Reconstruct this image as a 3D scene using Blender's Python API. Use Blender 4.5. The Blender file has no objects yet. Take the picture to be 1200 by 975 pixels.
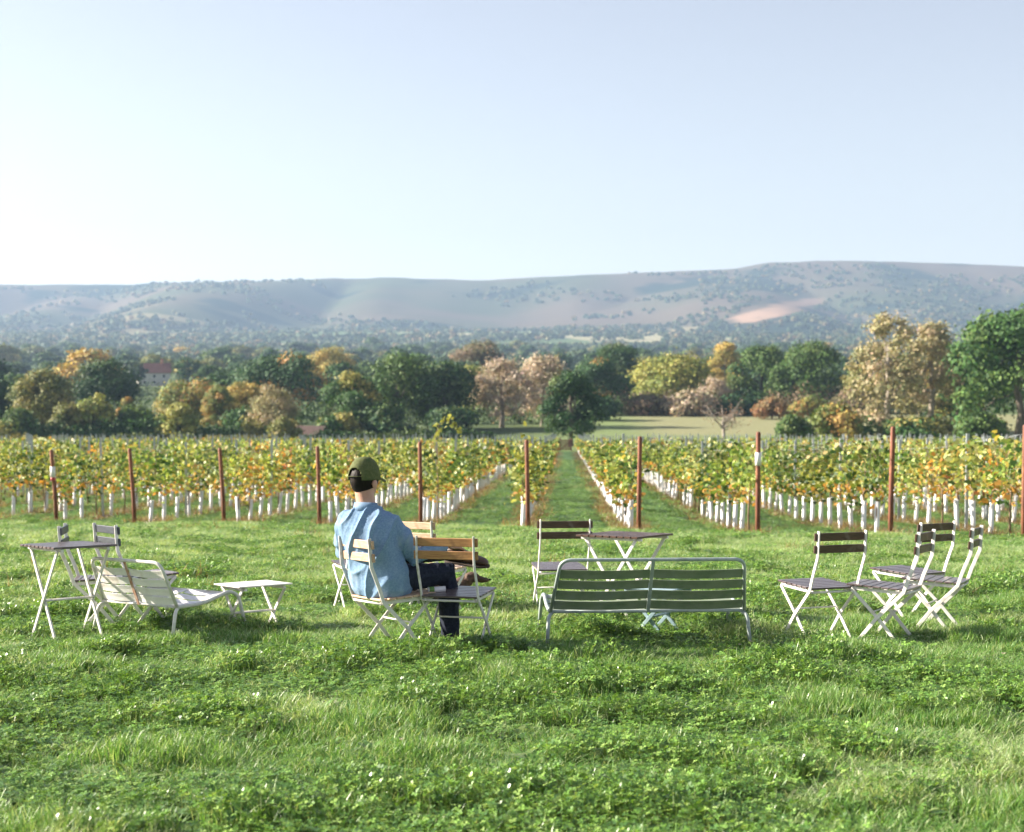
import bpy, bmesh, math, random
import numpy as np
from mathutils import Vector, Matrix
R = math.radians
SC = bpy.context.scene
COL = SC.collection
rng = np.random.default_rng(7)
random.seed(7)
CAMZ, F, CX, HY = 1.546, 1805.0, 600.0, 425.0

# ------------------------------------------------------------------ numeric helpers
def hash2(ix, iy, seed):
    n = (ix.astype(np.int64) * 374761393 + iy.astype(np.int64) * 668265263 + seed * 974634777) & 0x7fffffff
    n = ((n ^ (n >> 13)) * 1274126177) & 0x7fffffff
    return ((n ^ (n >> 16)) & 0xffff) / 65535.0
def vnoise(x, y, seed=0):
    x = np.asarray(x, float); y = np.asarray(y, float)
    ix, iy = np.floor(x), np.floor(y)
    fx, fy = x - ix, y - iy
    fx = fx * fx * (3 - 2 * fx); fy = fy * fy * (3 - 2 * fy)
    ix = ix.astype(np.int64); iy = iy.astype(np.int64)
    a, b = hash2(ix, iy, seed), hash2(ix + 1, iy, seed)
    c, d = hash2(ix, iy + 1, seed), hash2(ix + 1, iy + 1, seed)
    return (a + (b - a) * fx) * (1 - fy) + (c + (d - c) * fx) * fy
def fbm(x, y, seed=0, o=3):
    s, a, t = 0, 1, 0
    for k in range(o):
        s = s + a * vnoise(np.asarray(x) * 2 ** k + k * 17.3, np.asarray(y) * 2 ** k + k * 5.1, seed + k); t += a; a *= .5
    return s / t
def smooth(a, b, x):
    t = np.clip((np.asarray(x, float) - a) / (b - a), 0, 1); return t * t * (3 - 2 * t)

_gy = np.array([-60, 0, 9, 13, 20, 26, 30, 36, 60, 120, 150, 172, 200, 260, 360, 500, 800, 1300, 1800, 2200, 2700])
_ge = {0: 0, 9: 0, 13: .0, 20: .11, 26: .24, 30: .40, 36: .58, 60: .60, 120: .48, 150: .42}
_gz = np.array([-.0449 * y - _ge.get(int(y), 0) if y <= 150 else 0 for y in _gy], float)
_gz[0] = 60 * .0449
_gz[11:] = [-7.75, -7.6, -7.4, -6.8, -5.6, -2.5, 3.5, 20, 42, 60]
_u = np.linspace(-4, 8, 3000)
_tab = np.interp(np.where(_u < 0, _u * 15, np.expm1(np.clip(_u, 0, None))), _gy, _gz)
_k = np.hanning(31); _k /= _k.sum()
_tab = np.convolve(np.pad(_tab, 15, mode='edge'), _k, 'valid')
def ground_z(x, y, fine=True):
    x = np.asarray(x, float); y = np.asarray(y, float)
    u = np.where(y < 0, y / 15, np.log1p(np.clip(y, 0, None)))
    z = np.interp(u, _u, _tab)
    near = smooth(-1, 6, y) * (1 - smooth(45, 90, y))
    z = z + near * (.06 * (fbm(x / 1.7, y / 1.7, 3, 2) - .5) + .07 * (vnoise(x / 4.5, y / 4.5, 9) - .5)) * (1 - .75 * smooth(8.5, 10, y) * (1 - smooth(13, 15, y)))
    z = z + .055 * smooth(7.5, 9.5, y) * (1 - smooth(14, 20, y))
    z = z + smooth(300, 600, y) * 5 * (fbm(x / 260, y / 260, 21, 2) - .5)
    return z
def gz(x, y): return float(ground_z(x, y))
def PX(px, d): return (px - CX) / F * d
def ztop(yp, d): return CAMZ - (yp - HY) / F * d

# ------------------------------------------------------------------ object helpers
def link(o, parent=None):
    COL.objects.link(o)
    if parent is not None: o.parent = parent
    return o
def tag(o, label=None, cat=None, group=None, kind=None):
    if label: o['label'] = label
    if cat: o['category'] = cat
    if group: o['group'] = group
    if kind: o['kind'] = kind
    return o
def empty(name, loc, rz=0, **k):
    o = bpy.data.objects.new(name, None); link(o); o.empty_display_size = .1
    o.location = loc; o.rotation_euler = (0, 0, rz)
    return tag(o, **k)
def fast_mesh(name, V, n, mats, col=None, mi=None, smooth_=False):
    """V: (faces*n,3) unshared n-gons"""
    V = np.asarray(V, np.float32).reshape(-1, 3); nf = len(V) // n
    me = bpy.data.meshes.new(name)
    me.vertices.add(len(V)); me.vertices.foreach_set('co', V.ravel())
    me.loops.add(len(V)); me.loops.foreach_set('vertex_index', np.arange(len(V), dtype=np.int32))
    me.polygons.add(nf); me.polygons.foreach_set('loop_start', np.arange(nf, dtype=np.int32) * n)
    me.polygons.foreach_set('loop_total', np.full(nf, n, np.int32))
    if mi is not None: me.polygons.foreach_set('material_index', np.asarray(mi, np.int32))
    me.update(calc_edges=True)
    if col is not None:
        c = np.ones((len(V), 4), np.float32); c[:, :3] = np.repeat(np.asarray(col, np.float32), n, axis=0)
        a = me.attributes.new('Col', 'FLOAT_COLOR', 'POINT'); a.data.foreach_set('color', c.ravel())
    for m in (mats if isinstance(mats, (list, tuple)) else [mats]): me.materials.append(m)
    return me
def obj(name, me, parent=None, **k):
    return tag(link(bpy.data.objects.new(name, me), parent), **k)
def bm_obj(name, bm, m, parent=None, smooth_=False, bevel=0, **k):
    me = bpy.data.meshes.new(name)
    if bevel: bmesh.ops.bevel(bm, geom=bm.edges[:], offset=bevel, segments=1, affect='EDGES', profile=.5)
    bmesh.ops.recalc_face_normals(bm, faces=bm.faces)
    bm.to_mesh(me); bm.free()
    for x in (m if isinstance(m, (list, tuple)) else [m]): me.materials.append(x)
    if smooth_: me.polygons.foreach_set('use_smooth', [True] * len(me.polygons))
    return obj(name, me, parent, **k)
def bar(bm, p0, p1, w, t, side=(1, 0, 0)):
    """flat bar p0->p1, width w across 'side' cross, t along side"""
    p0, p1, s = Vector(p0), Vector(p1), Vector(side).normalized()
    d = (p1 - p0).normalized(); s = (s - d * s.dot(d)).normalized(); n = d.cross(s)
    vs = [bm.verts.new(p + s * (a * t / 2) + n * (b * w / 2)) for p in (p0, p1) for a, b in ((-1, -1), (1, -1), (1, 1), (-1, 1))]
    for f in ((0, 1, 2, 3), (7, 6, 5, 4), (0, 4, 5, 1), (1, 5, 6, 2), (2, 6, 7, 3), (3, 7, 4, 0)): bm.faces.new([vs[i] for i in f])
def poly_bar(bm, pts, w, t, side=(1, 0, 0)):
    """a flat bar bent through pts, no overlap at bends"""
    pts = [Vector(p) for p in pts]; s = Vector(side).normalized(); rings = []
    for i, p in enumerate(pts):
        d = ((pts[min(i + 1, len(pts) - 1)] - pts[i]).normalized() + (pts[i] - pts[max(i - 1, 0)]).normalized()).normalized()
        n = d.cross(s).normalized()
        rings.append([bm.verts.new(p + s * (a * t / 2) + n * (b * w / 2)) for a, b in ((-1, -1), (1, -1), (1, 1), (-1, 1))])
    for a, b in zip(rings, rings[1:]):
        for i in range(4): bm.faces.new((a[i], a[(i + 1) % 4], b[(i + 1) % 4], b[i]))
    bm.faces.new(rings[0]); bm.faces.new(rings[-1][::-1])
def fillet(pts, r, n=6):
    pts = [Vector(p) for p in pts]; out = [pts[0]]
    for a, b, c in zip(pts, pts[1:], pts[2:]):
        u, v = (a - b), (c - b); k = min(r, u.length * .48, v.length * .48)
        p, q = b + u.normalized() * k, b + v.normalized() * k
        for i in range(n + 1):
            t = i / n; out.append((1 - t) ** 2 * p + 2 * t * (1 - t) * b + t * t * q)
    out.append(pts[-1]); return out
def tube(bm, pts, r, n=10, cap=True):
    pts = [Vector(p) for p in pts]; rr = r if isinstance(r, (list, tuple)) else [r] * len(pts)
    rings, up = [], None
    for i, p in enumerate(pts):
        d = (pts[min(i + 1, len(pts) - 1)] - pts[max(i - 1, 0)]).normalized()
        if up is None: up = d.orthogonal().normalized()
        up = (up - d * up.dot(d)).normalized(); s = d.cross(up)
        rings.append([bm.verts.new(p + (up * math.cos(2 * math.pi * j / n) + s * math.sin(2 * math.pi * j / n)) * rr[i]) for j in range(n)])
    for a, b in zip(rings, rings[1:]):
        for j in range(n): bm.faces.new((a[j], a[(j + 1) % n], b[(j + 1) % n], b[j]))
    if cap: bm.faces.new(rings[0][::-1]); bm.faces.new(rings[-1])
def box(bm, c, s, rot=None):
    m = Matrix.Translation(c) @ (rot.to_4x4() if rot else Matrix.Identity(4)) @ Matrix.Diagonal((s[0], s[1], s[2], 1))
    return bmesh.ops.create_cube(bm, size=1, matrix=m)['verts']
def copy_tree(o, parent=None, skip=()):
    c = o.copy(); COL.objects.link(c); c.parent = parent
    for ch in KIDS.get(o.name, ()):
        if ch.name not in skip: copy_tree(ch, c)
    return c
KIDS = {}
def note_kids():
    KIDS.clear()
    for o in SC.objects:
        if o.parent: KIDS.setdefault(o.parent.name, []).append(o)

# ------------------------------------------------------------------ materials
def new_mat(name):
    m = bpy.data.materials.new(name); m.use_nodes = True
    nt = m.node_tree; b = nt.nodes['Principled BSDF']; return m, nt, b
def surf(name, c1, c2=None, scale=8, rough=.5, metal=0, bump=0, stretch=(1, 1, 1), detail=4, rough2=None, spec=.5, c3=None, s3=2, lo=.35, hi=.65):
    m, nt, b = new_mat(name); N, L = nt.nodes, nt.links
    tc = N.new('ShaderNodeTexCoord'); mp = N.new('ShaderNodeMapping'); mp.inputs['Scale'].default_value = stretch
    L.new(tc.outputs['Object'], mp.inputs['Vector'])
    nz = N.new('ShaderNodeTexNoise'); nz.inputs['Scale'].default_value = scale; nz.inputs['Detail'].default_value = detail
    L.new(mp.outputs[0], nz.inputs['Vector'])
    rp = N.new('ShaderNodeValToRGB'); rp.color_ramp.elements[0].position = lo; rp.color_ramp.elements[1].position = hi
    rp.color_ramp.elements[0].color = (*c1, 1); rp.color_ramp.elements[1].color = (*(c2 or c1), 1)
    L.new(nz.outputs['Fac'], rp.inputs[0]); out = rp.outputs[0]
    if c3:
        n3 = N.new('ShaderNodeTexNoise'); n3.inputs['Scale'].default_value = s3; n3.inputs['Detail'].default_value = 5
        L.new(tc.outputs['Object'], n3.inputs['Vector'])
        r3 = N.new('ShaderNodeMapRange'); r3.inputs[1].default_value = .56; r3.inputs[2].default_value = .68
        L.new(n3.outputs['Fac'], r3.inputs[0])
        mx = N.new('ShaderNodeMix'); mx.data_type = 'RGBA'; L.new(r3.outputs[0], mx.inputs['Factor'])
        L.new(out, mx.inputs['A']); mx.inputs['B'].default_value = (*c3, 1); out = mx.outputs['Result']
    L.new(out, b.inputs['Base Color'])
    b.inputs['Roughness'].default_value = rough; b.inputs['Metallic'].default_value = metal
    b.inputs['Specular IOR Level'].default_value = spec
    if bump:
        bp = N.new('ShaderNodeBump'); bp.inputs['Strength'].default_value = bump; bp.inputs['Distance'].default_value = .01
        L.new(nz.outputs['Fac'], bp.inputs['Height']); L.new(bp.outputs[0], b.inputs['Normal'])
    return m
def leafmat(name, trans=.35, rough=.55, spec=.3, gain=1.0):
    m, nt, b = new_mat(name); N, L = nt.nodes, nt.links
    at = N.new('ShaderNodeAttribute'); at.attribute_name = 'Col'
    L.new(at.outputs['Color'], b.inputs['Base Color']); b.inputs['Roughness'].default_value = rough
    b.inputs['Specular IOR Level'].default_value = spec
    t = N.new('ShaderNodeBsdfTranslucent'); g = N.new('ShaderNodeMix'); g.data_type = 'RGBA'; g.blend_type = 'MULTIPLY'
    g.inputs['Factor'].default_value = 1; L.new(at.outputs['Color'], g.inputs['A']); g.inputs['B'].default_value = (1.35, 1.25, .7, 1)
    L.new(g.outputs['Result'], t.inputs['Color'])
    mx = N.new('ShaderNodeMixShader'); mx.inputs[0].default_value = trans
    L.new(b.outputs[0], mx.inputs[1]); L.new(t.outputs[0], mx.inputs[2]); L.new(mx.outputs[0], N['Material Output'].inputs[0])
    return m
M = {}
M['white_metal'] = surf('white_metal', (.74, .70, .67), (.82, .79, .76), 30, .38, c3=(.66, .60, .54), s3=14)
M['cream_metal'] = surf('cream_metal', (.62, .60, .56), (.74, .72, .69), 25, .42, c3=(.5, .46, .40), s3=12)
M['bench_frame'] = surf('bench_frame', (.30, .36, .36), (.42, .47, .46), 25, .35, c3=(.25, .3, .28), s3=10)
M['bench_slat'] = surf('bench_slat', (.19, .24, .16), (.26, .30, .21), 12, .38, c3=(.24, .28, .22), s3=6)
M['lounge_slat'] = surf('lounge_slat', (.78, .75, .73), (.84, .82, .80), 12, .4, c3=(.6, .54, .48), s3=6)
M['rust_strip'] = surf('rust_strip', (.40, .20, .12), (.58, .42, .34), 30, .6)
M['wood_dark'] = surf('wood_dark', (.045, .022, .013), (.10, .052, .032), 14, .42, stretch=(1, 14, 14), c3=(.16, .12, .10), s3=9)
M['wood_warm'] = surf('wood_warm', (.30, .14, .055), (.46, .25, .10), 12, .45, stretch=(1, 14, 14), c3=(.2, .1, .05), s3=9)
M['wood_pale'] = surf('wood_pale', (.48, .30, .19), (.66, .48, .34), 12, .5, stretch=(1, 14, 14), c3=(.4, .24, .14), s3=9)
M['wood_seat'] = surf('wood_seat', (.07, .05, .055), (.13, .10, .10), 14, .28, stretch=(1, 14, 14), c3=(.18, .15, .15), s3=8)
M['wood_slate'] = surf('wood_slate', (.035, .04, .055), (.07, .08, .10), 14, .45, stretch=(1, 14, 14))
M['shaded_metal'] = surf('shaded_metal', (.22, .33, .38), (.32, .43, .48), 20, .35)  # low table behind the bench: its bluish shade is put into the base colour
M['post_red'] = surf('post_red', (.12, .040, .022), (.26, .09, .045), 9, .7, stretch=(1, 1, .25), bump=.3, c3=(.42, .17, .08), s3=3)
M['post_grey'] = surf('post_grey', (.38, .41, .43), (.52, .55, .57), 20, .45, metal=.3)
M['white_tag'] = surf('white_tag', (.75, .72, .72), (.82, .8, .8), 20, .5)
M['red_tag'] = surf('red_tag', (.42, .04, .05), (.5, .06, .06), 20, .5)
M['tube'] = surf('tube', (.72, .72, .74), (.84, .83, .84), 5, .45, stretch=(1, 1, .6), c3=(.50, .46, .38), s3=3)
M['vine_bark'] = surf('vine_bark', (.14, .09, .05), (.28, .20, .12), 20, .8, stretch=(1, 1, .2))
M['bark'] = surf('bark', (.07, .055, .04), (.16, .13, .10), 3, .85, stretch=(1, 1, .2))
M['bark_pale'] = surf('bark_pale', (.24, .20, .16), (.38, .33, .27), 3, .85, stretch=(1, 1, .2))
M['leaf'] = leafmat('leaf', .16, .6, .2)
M['vine_leaf'] = leafmat('vine_leaf', .30, .5, .35)
M['grass_blade'] = leafmat('grass_blade', .38, .42, .4)
M['clover_leaf'] = leafmat('clover_leaf', .26, .36, .6)

# ------------------------------------------------------------------ world, sun, camera
SUN_EL, SUN_AZ = R(25), R(-78)          # azimuth from +Y (away), negative = left
w = bpy.data.worlds.new('World'); SC.world = w; w.use_nodes = True
nt = w.node_tree; bg = nt.nodes['Background']
sky = nt.nodes.new('ShaderNodeTexSky'); sky.sky_type = 'NISHITA'; sky.sun_disc = False
sky.sun_elevation = SUN_EL; sky.sun_rotation = SUN_AZ
sky.air_density = 1.0; sky.dust_density = .8; sky.ozone_density = 1.5; sky.altitude = 50
tn = nt.nodes.new('ShaderNodeMix'); tn.data_type = 'RGBA'; tn.blend_type = 'MULTIPLY'; tn.inputs['Factor'].default_value = 1
tn.inputs['B'].default_value = (1.045, .985, .985, 1)
hs = nt.nodes.new('ShaderNodeHueSaturation'); hs.inputs['Saturation'].default_value = .55; nt.links.new(sky.outputs[0], hs.inputs['Color']); nt.links.new(hs.outputs[0], tn.inputs['A']); nt.links.new(tn.outputs['Result'], bg.inputs[0]); bg.inputs[1].default_value = .053
sl = bpy.data.lights.new('sun', 'SUN'); sl.energy = 5.0; sl.angle = R(.55); sl.color = (1, .90, .76)
so = bpy.data.objects.new('sun', sl); link(so)
sd = Vector((math.sin(SUN_AZ) * math.cos(SUN_EL), math.cos(SUN_AZ) * math.cos(SUN_EL), math.sin(SUN_EL)))
so.rotation_euler = sd.to_track_quat('Z', 'Y').to_euler(); so.location = sd * 100
cam = bpy.data.cameras.new('camera'); co = bpy.data.objects.new('camera', cam); link(co); SC.camera = co
cam.sensor_width = 36; cam.lens = F / 1200 * 36; cam.clip_end = 9000; cam.clip_start = .1
co.location = (0, 0, CAMZ)
co.rotation_euler = (R(90) - math.atan((487.5 - HY) / F), 0, 0)
cam.dof.use_dof = True; cam.dof.focus_distance = 10.4; cam.dof.aperture_fstop = 3.1; cam.dof.aperture_blades = 0
SC.view_settings.view_transform = 'Standard'; SC.view_settings.look = 'None'; SC.view_settings.gamma = 1
SC.view_settings.exposure = 1.80
cy = SC.cycles; cy.use_denoising = True; cy.max_bounces = 8; cy.transparent_max_bounces = 4; cy.volume_bounces = 0
cy.diffuse_bounces = 3; cy.glossy_bounces = 2; cy.transmission_bounces = 3; cy.use_adaptive_sampling = True; cy.adaptive_threshold = .02
cy.sample_clamp_indirect = 4

# ------------------------------------------------------------------ ground
def build_ground():
    ys = np.concatenate([np.linspace(-40, 3.4, 30), np.exp(np.linspace(np.log(3.5), np.log(2700), 900))])
    us = np.linspace(-1, 1, 361)
    W = 9 + .62 * np.clip(ys, 0, None) + np.where(ys < 0, -ys, 0) * .5
    X = us[None, :] * W[:, None]; Y = np.repeat(ys[:, None], len(us), 1)
    Z = ground_z(X, Y)
    V = np.stack([X, Y, Z], -1).reshape(-1, 3).astype(np.float32)
    nr, nc = X.shape
    i = (np.arange(nr - 1)[:, None] * nc + np.arange(nc - 1)[None, :]).ravel()
    fc = np.stack([i, i + 1, i + nc + 1, i + nc], -1).astype(np.int32)
    me = bpy.data.meshes.new('ground'); me.vertices.add(len(V)); me.vertices.foreach_set('co', V.ravel())
    me.loops.add(fc.size); me.loops.foreach_set('vertex_index', fc.ravel())
    me.polygons.add(len(fc)); me.polygons.foreach_set('loop_start', np.arange(len(fc), dtype=np.int32) * 4)
    me.polygons.foreach_set('loop_total', np.full(len(fc), 4, np.int32)); me.update(calc_edges=True)
    me.polygons.foreach_set('use_smooth', np.ones(len(fc), bool))
    # colours: soil-and-sward mixes by place
    x, y = X.ravel(), Y.ravel()
    def C(*c): return np.array(c)[None, :]
    near = C(.062, .105, .028) * (.8 + .5 * fbm(x / .9, y / .9, 31, 3)[:, None])
    pale = C(.17, .20, .075)
    k = smooth(.40, .72, fbm(x / 3.0, y / 1.6, 33, 3))[:, None] * smooth(8, 20, y)[:, None]
    c = near * (1 - k) + pale * k
    # under the vines
    rx = x - ROWK * y
    u = (rx - ROW0) / ROWS; du = np.abs(u - np.round(u)) * ROWS
    vin = smooth(0, 3, y - row_start(rx)) * (1 - smooth(148, 152, y))
    path = C(.075, .14, .06) * (.85 + .3 * fbm(x, y / 3, 41, 2)[:, None])
    strip = C(.17, .12, .06) * (.6 + .8 * fbm(x / .7, y / .7, 43, 3)[:, None])
    ks = (1 - smooth(.18, .5, du + .35 * (vnoise(x / .5, y / .9, 44) - .5)))[:, None]
    c = c * (1 - vin[:, None]) + (path * (1 - ks) + strip * ks) * vin[:, None]
    # beyond: meadow, then a patchwork of fields
    far = smooth(150, 160, y)[:, None]
    mead = C(.17, .22, .09) * (.85 + .3 * fbm(x / 30, y / 12, 51, 3)[:, None])
    pl = C(.235, .235, .125)
    km = (smooth(5, 14, x - .04 * y) * smooth(188, 200, y) * (1 - smooth(262, 268, y)))[:, None]
    scrub = (1 - smooth(-12, 4, x - .04 * y) * (1 - smooth(262, 275, y))) * smooth(182, 190, y)
    mead = mead * (1 - scrub[:, None]) + C(.07, .10, .04) * scrub[:, None]
    mead = mead * (1 - km) + pl * km
    cell = hash2(np.floor((x + y * .3) / 170).astype(np.int64), np.floor(y / (120 + 0 * y)).astype(np.int64), 5)
    fld = np.where((cell < .45)[:, None], C(.09, .135, .055), np.where((cell < .72)[:, None], C(.30, .28, .17), C(.12, .16, .07)))
    kf = smooth(380, 460, y)[:, None]
    c = c * (1 - far) + (mead * (1 - kf) + fld * kf) * far
    cc = np.ones((len(V), 4), np.float32); cc[:, :3] = c
    a = me.attributes.new('Col', 'FLOAT_COLOR', 'POINT'); a.data.foreach_set('color', cc.ravel())
    m, nt, b = new_mat('ground_turf'); N, L = nt.nodes, nt.links
    at = N.new('ShaderNodeAttribute'); at.attribute_name = 'Col'
    tc = N.new('ShaderNodeTexCoord'); nz = N.new('ShaderNodeTexNoise'); nz.inputs['Scale'].default_value = 7; nz.inputs['Detail'].default_value = 6
    L.new(tc.outputs['Object'], nz.inputs['Vector'])
    mr = N.new('ShaderNodeMapRange'); mr.inputs[1].default_value = .3; mr.inputs[2].default_value = .7; mr.inputs[3].default_value = .6; mr.inputs[4].default_value = 1.35
    L.new(nz.outputs['Fac'], mr.inputs[0])
    mx = N.new('ShaderNodeMix'); mx.data_type = 'RGBA'; mx.blend_type = 'MULTIPLY'; mx.inputs['Factor'].default_value = 1
    L.new(at.outputs['Color'], mx.inputs['A']); L.new(mr.outputs[0], mx.inputs['B']); L.new(mx.outputs['Result'], b.inputs['Base Color'])
    b.inputs['Roughness'].default_value = .9; b.inputs['Specular IOR Level'].default_value = .1
    bp = N.new('ShaderNodeBump'); bp.inputs['Distance'].default_value = .05; bp.inputs['Strength'].default_value = .6
    L.new(nz.outputs['Fac'], bp.inputs['Height']); L.new(bp.outputs[0], b.inputs['Normal'])
    me.materials.append(m); obj('ground', me, kind='structure')

# vineyard row layout: rows run away from the camera towards pixel column 662
ROWK = 62 / F
POSTS = [(65, 35.0), (157, 34.4), (262, 33.8), (374, 33.2), (493, 32.0), (619, 30.4), (749, 29.3), (889, 28.0), (1045, 26.8), (1202, 26.0)]
_px = np.array([PX(a, d) for a, d in POSTS]); _pd = np.array([d for _, d in POSTS])
_pr = _px - ROWK * _pd
ROWS = float((_pr[-1] - _pr[0]) / (len(POSTS) - 1)); ROW0 = float(np.mean(_pr - np.arange(len(POSTS)) * ROWS))
def row_start(rx): return np.interp(rx, [_pr[0] - 40, _pr[0]] + list(_pr[1:]) + [_pr[-1] + 40], [39, _pd[0]] + list(_pd[1:]) + [25.5])
build_ground()

# ------------------------------------------------------------------ the downs
CREST = [(-900, 340), (-300, 334), (0, 333), (60, 331), (150, 332), (300, 329), (440, 324), (540, 327), (575, 328), (640, 324), (700, 321), (780, 318), (860, 313), (900, 306), (960, 303), (1060, 305), (1200, 309), (1500, 314), (2200, 330)]
def crest_z(x, y=3300.0):
    px = CX + F * x / y
    return CAMZ + (HY - np.interp(px, [a for a, _ in CREST], [b for _, b in CREST])) / F * y
def hill_z(x, y):
    n = fbm(x / 420 + 3.3, y / 1500, 61, 3) - .5
    rid = np.abs(vnoise(x / 330 + .7, y / 2200 + 2, 67) - .5) * 2
    t = (y - 2250 + 420 * n + 520 * (rid - .5)) / 900.0
    s = smooth(0, 1, np.clip(t, 0, 1)) * .82 + .18 * np.clip((y - 2150) / 1150, 0, 1)
    s = np.where(y > 3300, 1 - (y - 3300) / 2600, s)
    base = np.interp(y, [1900, 2200, 2700], [ 22, 40, 52])
    zc = crest_z(x, np.clip(y, 2500, 3300)) - 1.5
    z = base + (zc - base) * s + 5 * (fbm(x / 120, y / 120, 71, 3) - .5)
    return z
def build_hills():
    xs = np.linspace(-2700, 2700, 400); ys = np.concatenate([np.linspace(2050, 3300, 120), np.linspace(3330, 4300, 20)])
    X, Y = np.meshgrid(xs, ys); Z = hill_z(X, Y)
    Z[0, :] -= 40
    V = np.stack([X, Y, Z], -1).reshape(-1, 3).astype(np.float32); nr, nc = X.shape
    i = (np.arange(nr - 1)[:, None] * nc + np.arange(nc - 1)[None, :]).ravel()
    fc = np.stack([i, i + 1, i + nc + 1, i + nc], -1)
    me = bpy.data.meshes.new('hills'); me.from_pydata(V.tolist(), [], fc.tolist()); me.polygons.foreach_set('use_smooth', [True] * len(fc))
    x, y = X.ravel(), Y.ravel(); px = CX + F * x / y
    def C(*c): return np.array(c)[None, :]
    tan, grn, scrub, pale = C(.115, .092, .068), C(.068, .080, .046), C(.022, .038, .028), C(.19, .17, .10)
    a = smooth(.35, .65, fbm(x / 350, y / 300, 81, 3))[:, None]
    c = tan * a + grn * (1 - a)
    s = (smooth(.5, .6, fbm(x / 160, y / 140, 83, 4) + .12 * smooth(800, 1000, px) - .12 * smooth(2500, 2900, y)))[:, None]
    c = c * (1 - s) + scrub * s
    p = (smooth(.63, .68, fbm(x / 200 + 9, y / 120, 87, 2)) * (1 - smooth(2500, 2700, y)))[:, None]
    c = c * (1 - p) + pale * p
    yy = HY - (Z.ravel() - CAMZ) / y * F
    q = (smooth(1.15, .5, ((px - 905) / 56) ** 2 + ((yy - (365 - (px - 905) * .22)) / 9) ** 2 + 1.5 * (fbm(px / 16, yy / 4, 93, 3) - .5)))[:, None]   # the open chalky pasture on the slope
    c = c * (1 - q) + C(.33, .22, .155) * q
    cc = np.ones((len(V), 4), np.float32); cc[:, :3] = c
    at = me.attributes.new('Col', 'FLOAT_COLOR', 'POINT'); at.data.foreach_set('color', cc.ravel())
    m, nt, b = new_mat('downland'); n = nt.nodes.new('ShaderNodeAttribute'); n.attribute_name = 'Col'
    nt.links.new(n.outputs['Color'], b.inputs['Base Color']); b.inputs['Roughness'].default_value = 1; b.inputs['Specular IOR Level'].default_value = 0
    me.materials.append(m); obj('hills', me, kind='structure')
build_hills()

# ------------------------------------------------------------------ foliage generator
def leaf_quads(P, size, rg, up=.0, nrm=None, aspect=.7):
    n = len(P)
    a = rg.normal(size=(n, 3)); 
    if nrm is not None: a = a * .5 + nrm * 1.0
    a[:, 2] += up
    a /= np.linalg.norm(a, axis=1)[:, None] + 1e-9
    b = rg.normal(size=(n, 3)); b -= a * (a * b).sum(1)[:, None]; b /= np.linalg.norm(b, axis=1)[:, None] + 1e-9
    c = np.cross(a, b)
    s = (size * rg.uniform(.6, 1.4, n))[:, None]
    bend = a * s * .22
    return np.stack([P - b * s * .55, P + c * s * aspect * .5 - bend, P + b * s * .55, P - c * s * aspect * .5 - bend], 1)
def crown(rg, w, h, z0, lobes, leaves, size, pal, shape='round', lobe_r=.33, deep=.55, jit=.18):
    """leaf clumps through an uneven crown w wide, h tall whose bottom is at z0"""
    C, Rr, K = [], [], []
    for i in range(lobes):
        th = rg.uniform(0, 2 * math.pi); v = rg.uniform(0.0, 1) ** .8
        prof = {'round': math.sin(math.pi * min(.97, .26 + .66 * v)) ** .55, 'tall': math.sin(math.pi * (.2 + .7 * v)) ** .8, 'bush': math.cos(v * 1.25) ** .7, 'cone': (1.05 - v) ** .8}[shape]
        lr = w * .56 * lobe_r * rg.uniform(.65, 1.25)
        rad = max(0, w * .58 * prof - lr * .8) * math.sqrt(rg.uniform(.25, 1.05))
        C.append((math.cos(th) * rad, math.sin(th) * rad, z0 + lr * .6 + v * (h - lr * 1.5))); Rr.append(lr)
        K.append(pal[rg.choice(len(pal), p=[q[1] for q in pal])][0])
    C = np.array(C); Rr = np.array(Rr); K = np.array(K)
    wt = Rr ** 2; idx = rg.choice(lobes, leaves, p=wt / wt.sum())
    d = rg.normal(size=(leaves, 3)); d /= np.linalg.norm(d, axis=1)[:, None]
    d[:, 2] = np.abs(d[:, 2]) * np.where(rg.random(leaves) < .72, 1, -1)
    rr = rg.uniform(deep, 1, leaves) ** .6 * (1 + rg.normal(0, jit, leaves))
    P = C[idx] + d * (Rr[idx] * rr)[:, None] * np.array([1, 1, .85])
    P[:, 2] = np.maximum(P[:, 2], .05)
    col = K[idx] * rg.uniform(.7, 1.3, leaves)[:, None] * (1 + rg.normal(0, .06, (leaves, 3)))
    return leaf_quads(P, size, rg, .1, d), np.clip(col, .01, .8), C
def trunk_bm(rg, zt, r, C, nl=7, spread=.6, lean=0):
    bm = bmesh.new(); n = 5
    pts = [Vector((lean * t + rg.normal(0, r * .3) * (t > 0), rg.normal(0, r * .3) * (t > 0), zt * t)) for t in np.linspace(0, 1, n)]
    pts[0].z = -.3
    tube(bm, pts, [r * 1.35, r, r * .85, r * .7, r * .45], 8)
    for c in C[rg.choice(len(C), min(nl, len(C)), replace=False)]:
        t = rg.uniform(.35, .9); a = pts[0].lerp(pts[-1], t); b = Vector(c)
        mid = a.lerp(b, .5) + Vector((0, 0, (b - a).length * .08)) + Vector(rg.normal(0, .12, 3))
        tube(bm, [a, mid, b], [r * .42, r * .26, r * .08], 5)
    return bm
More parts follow.
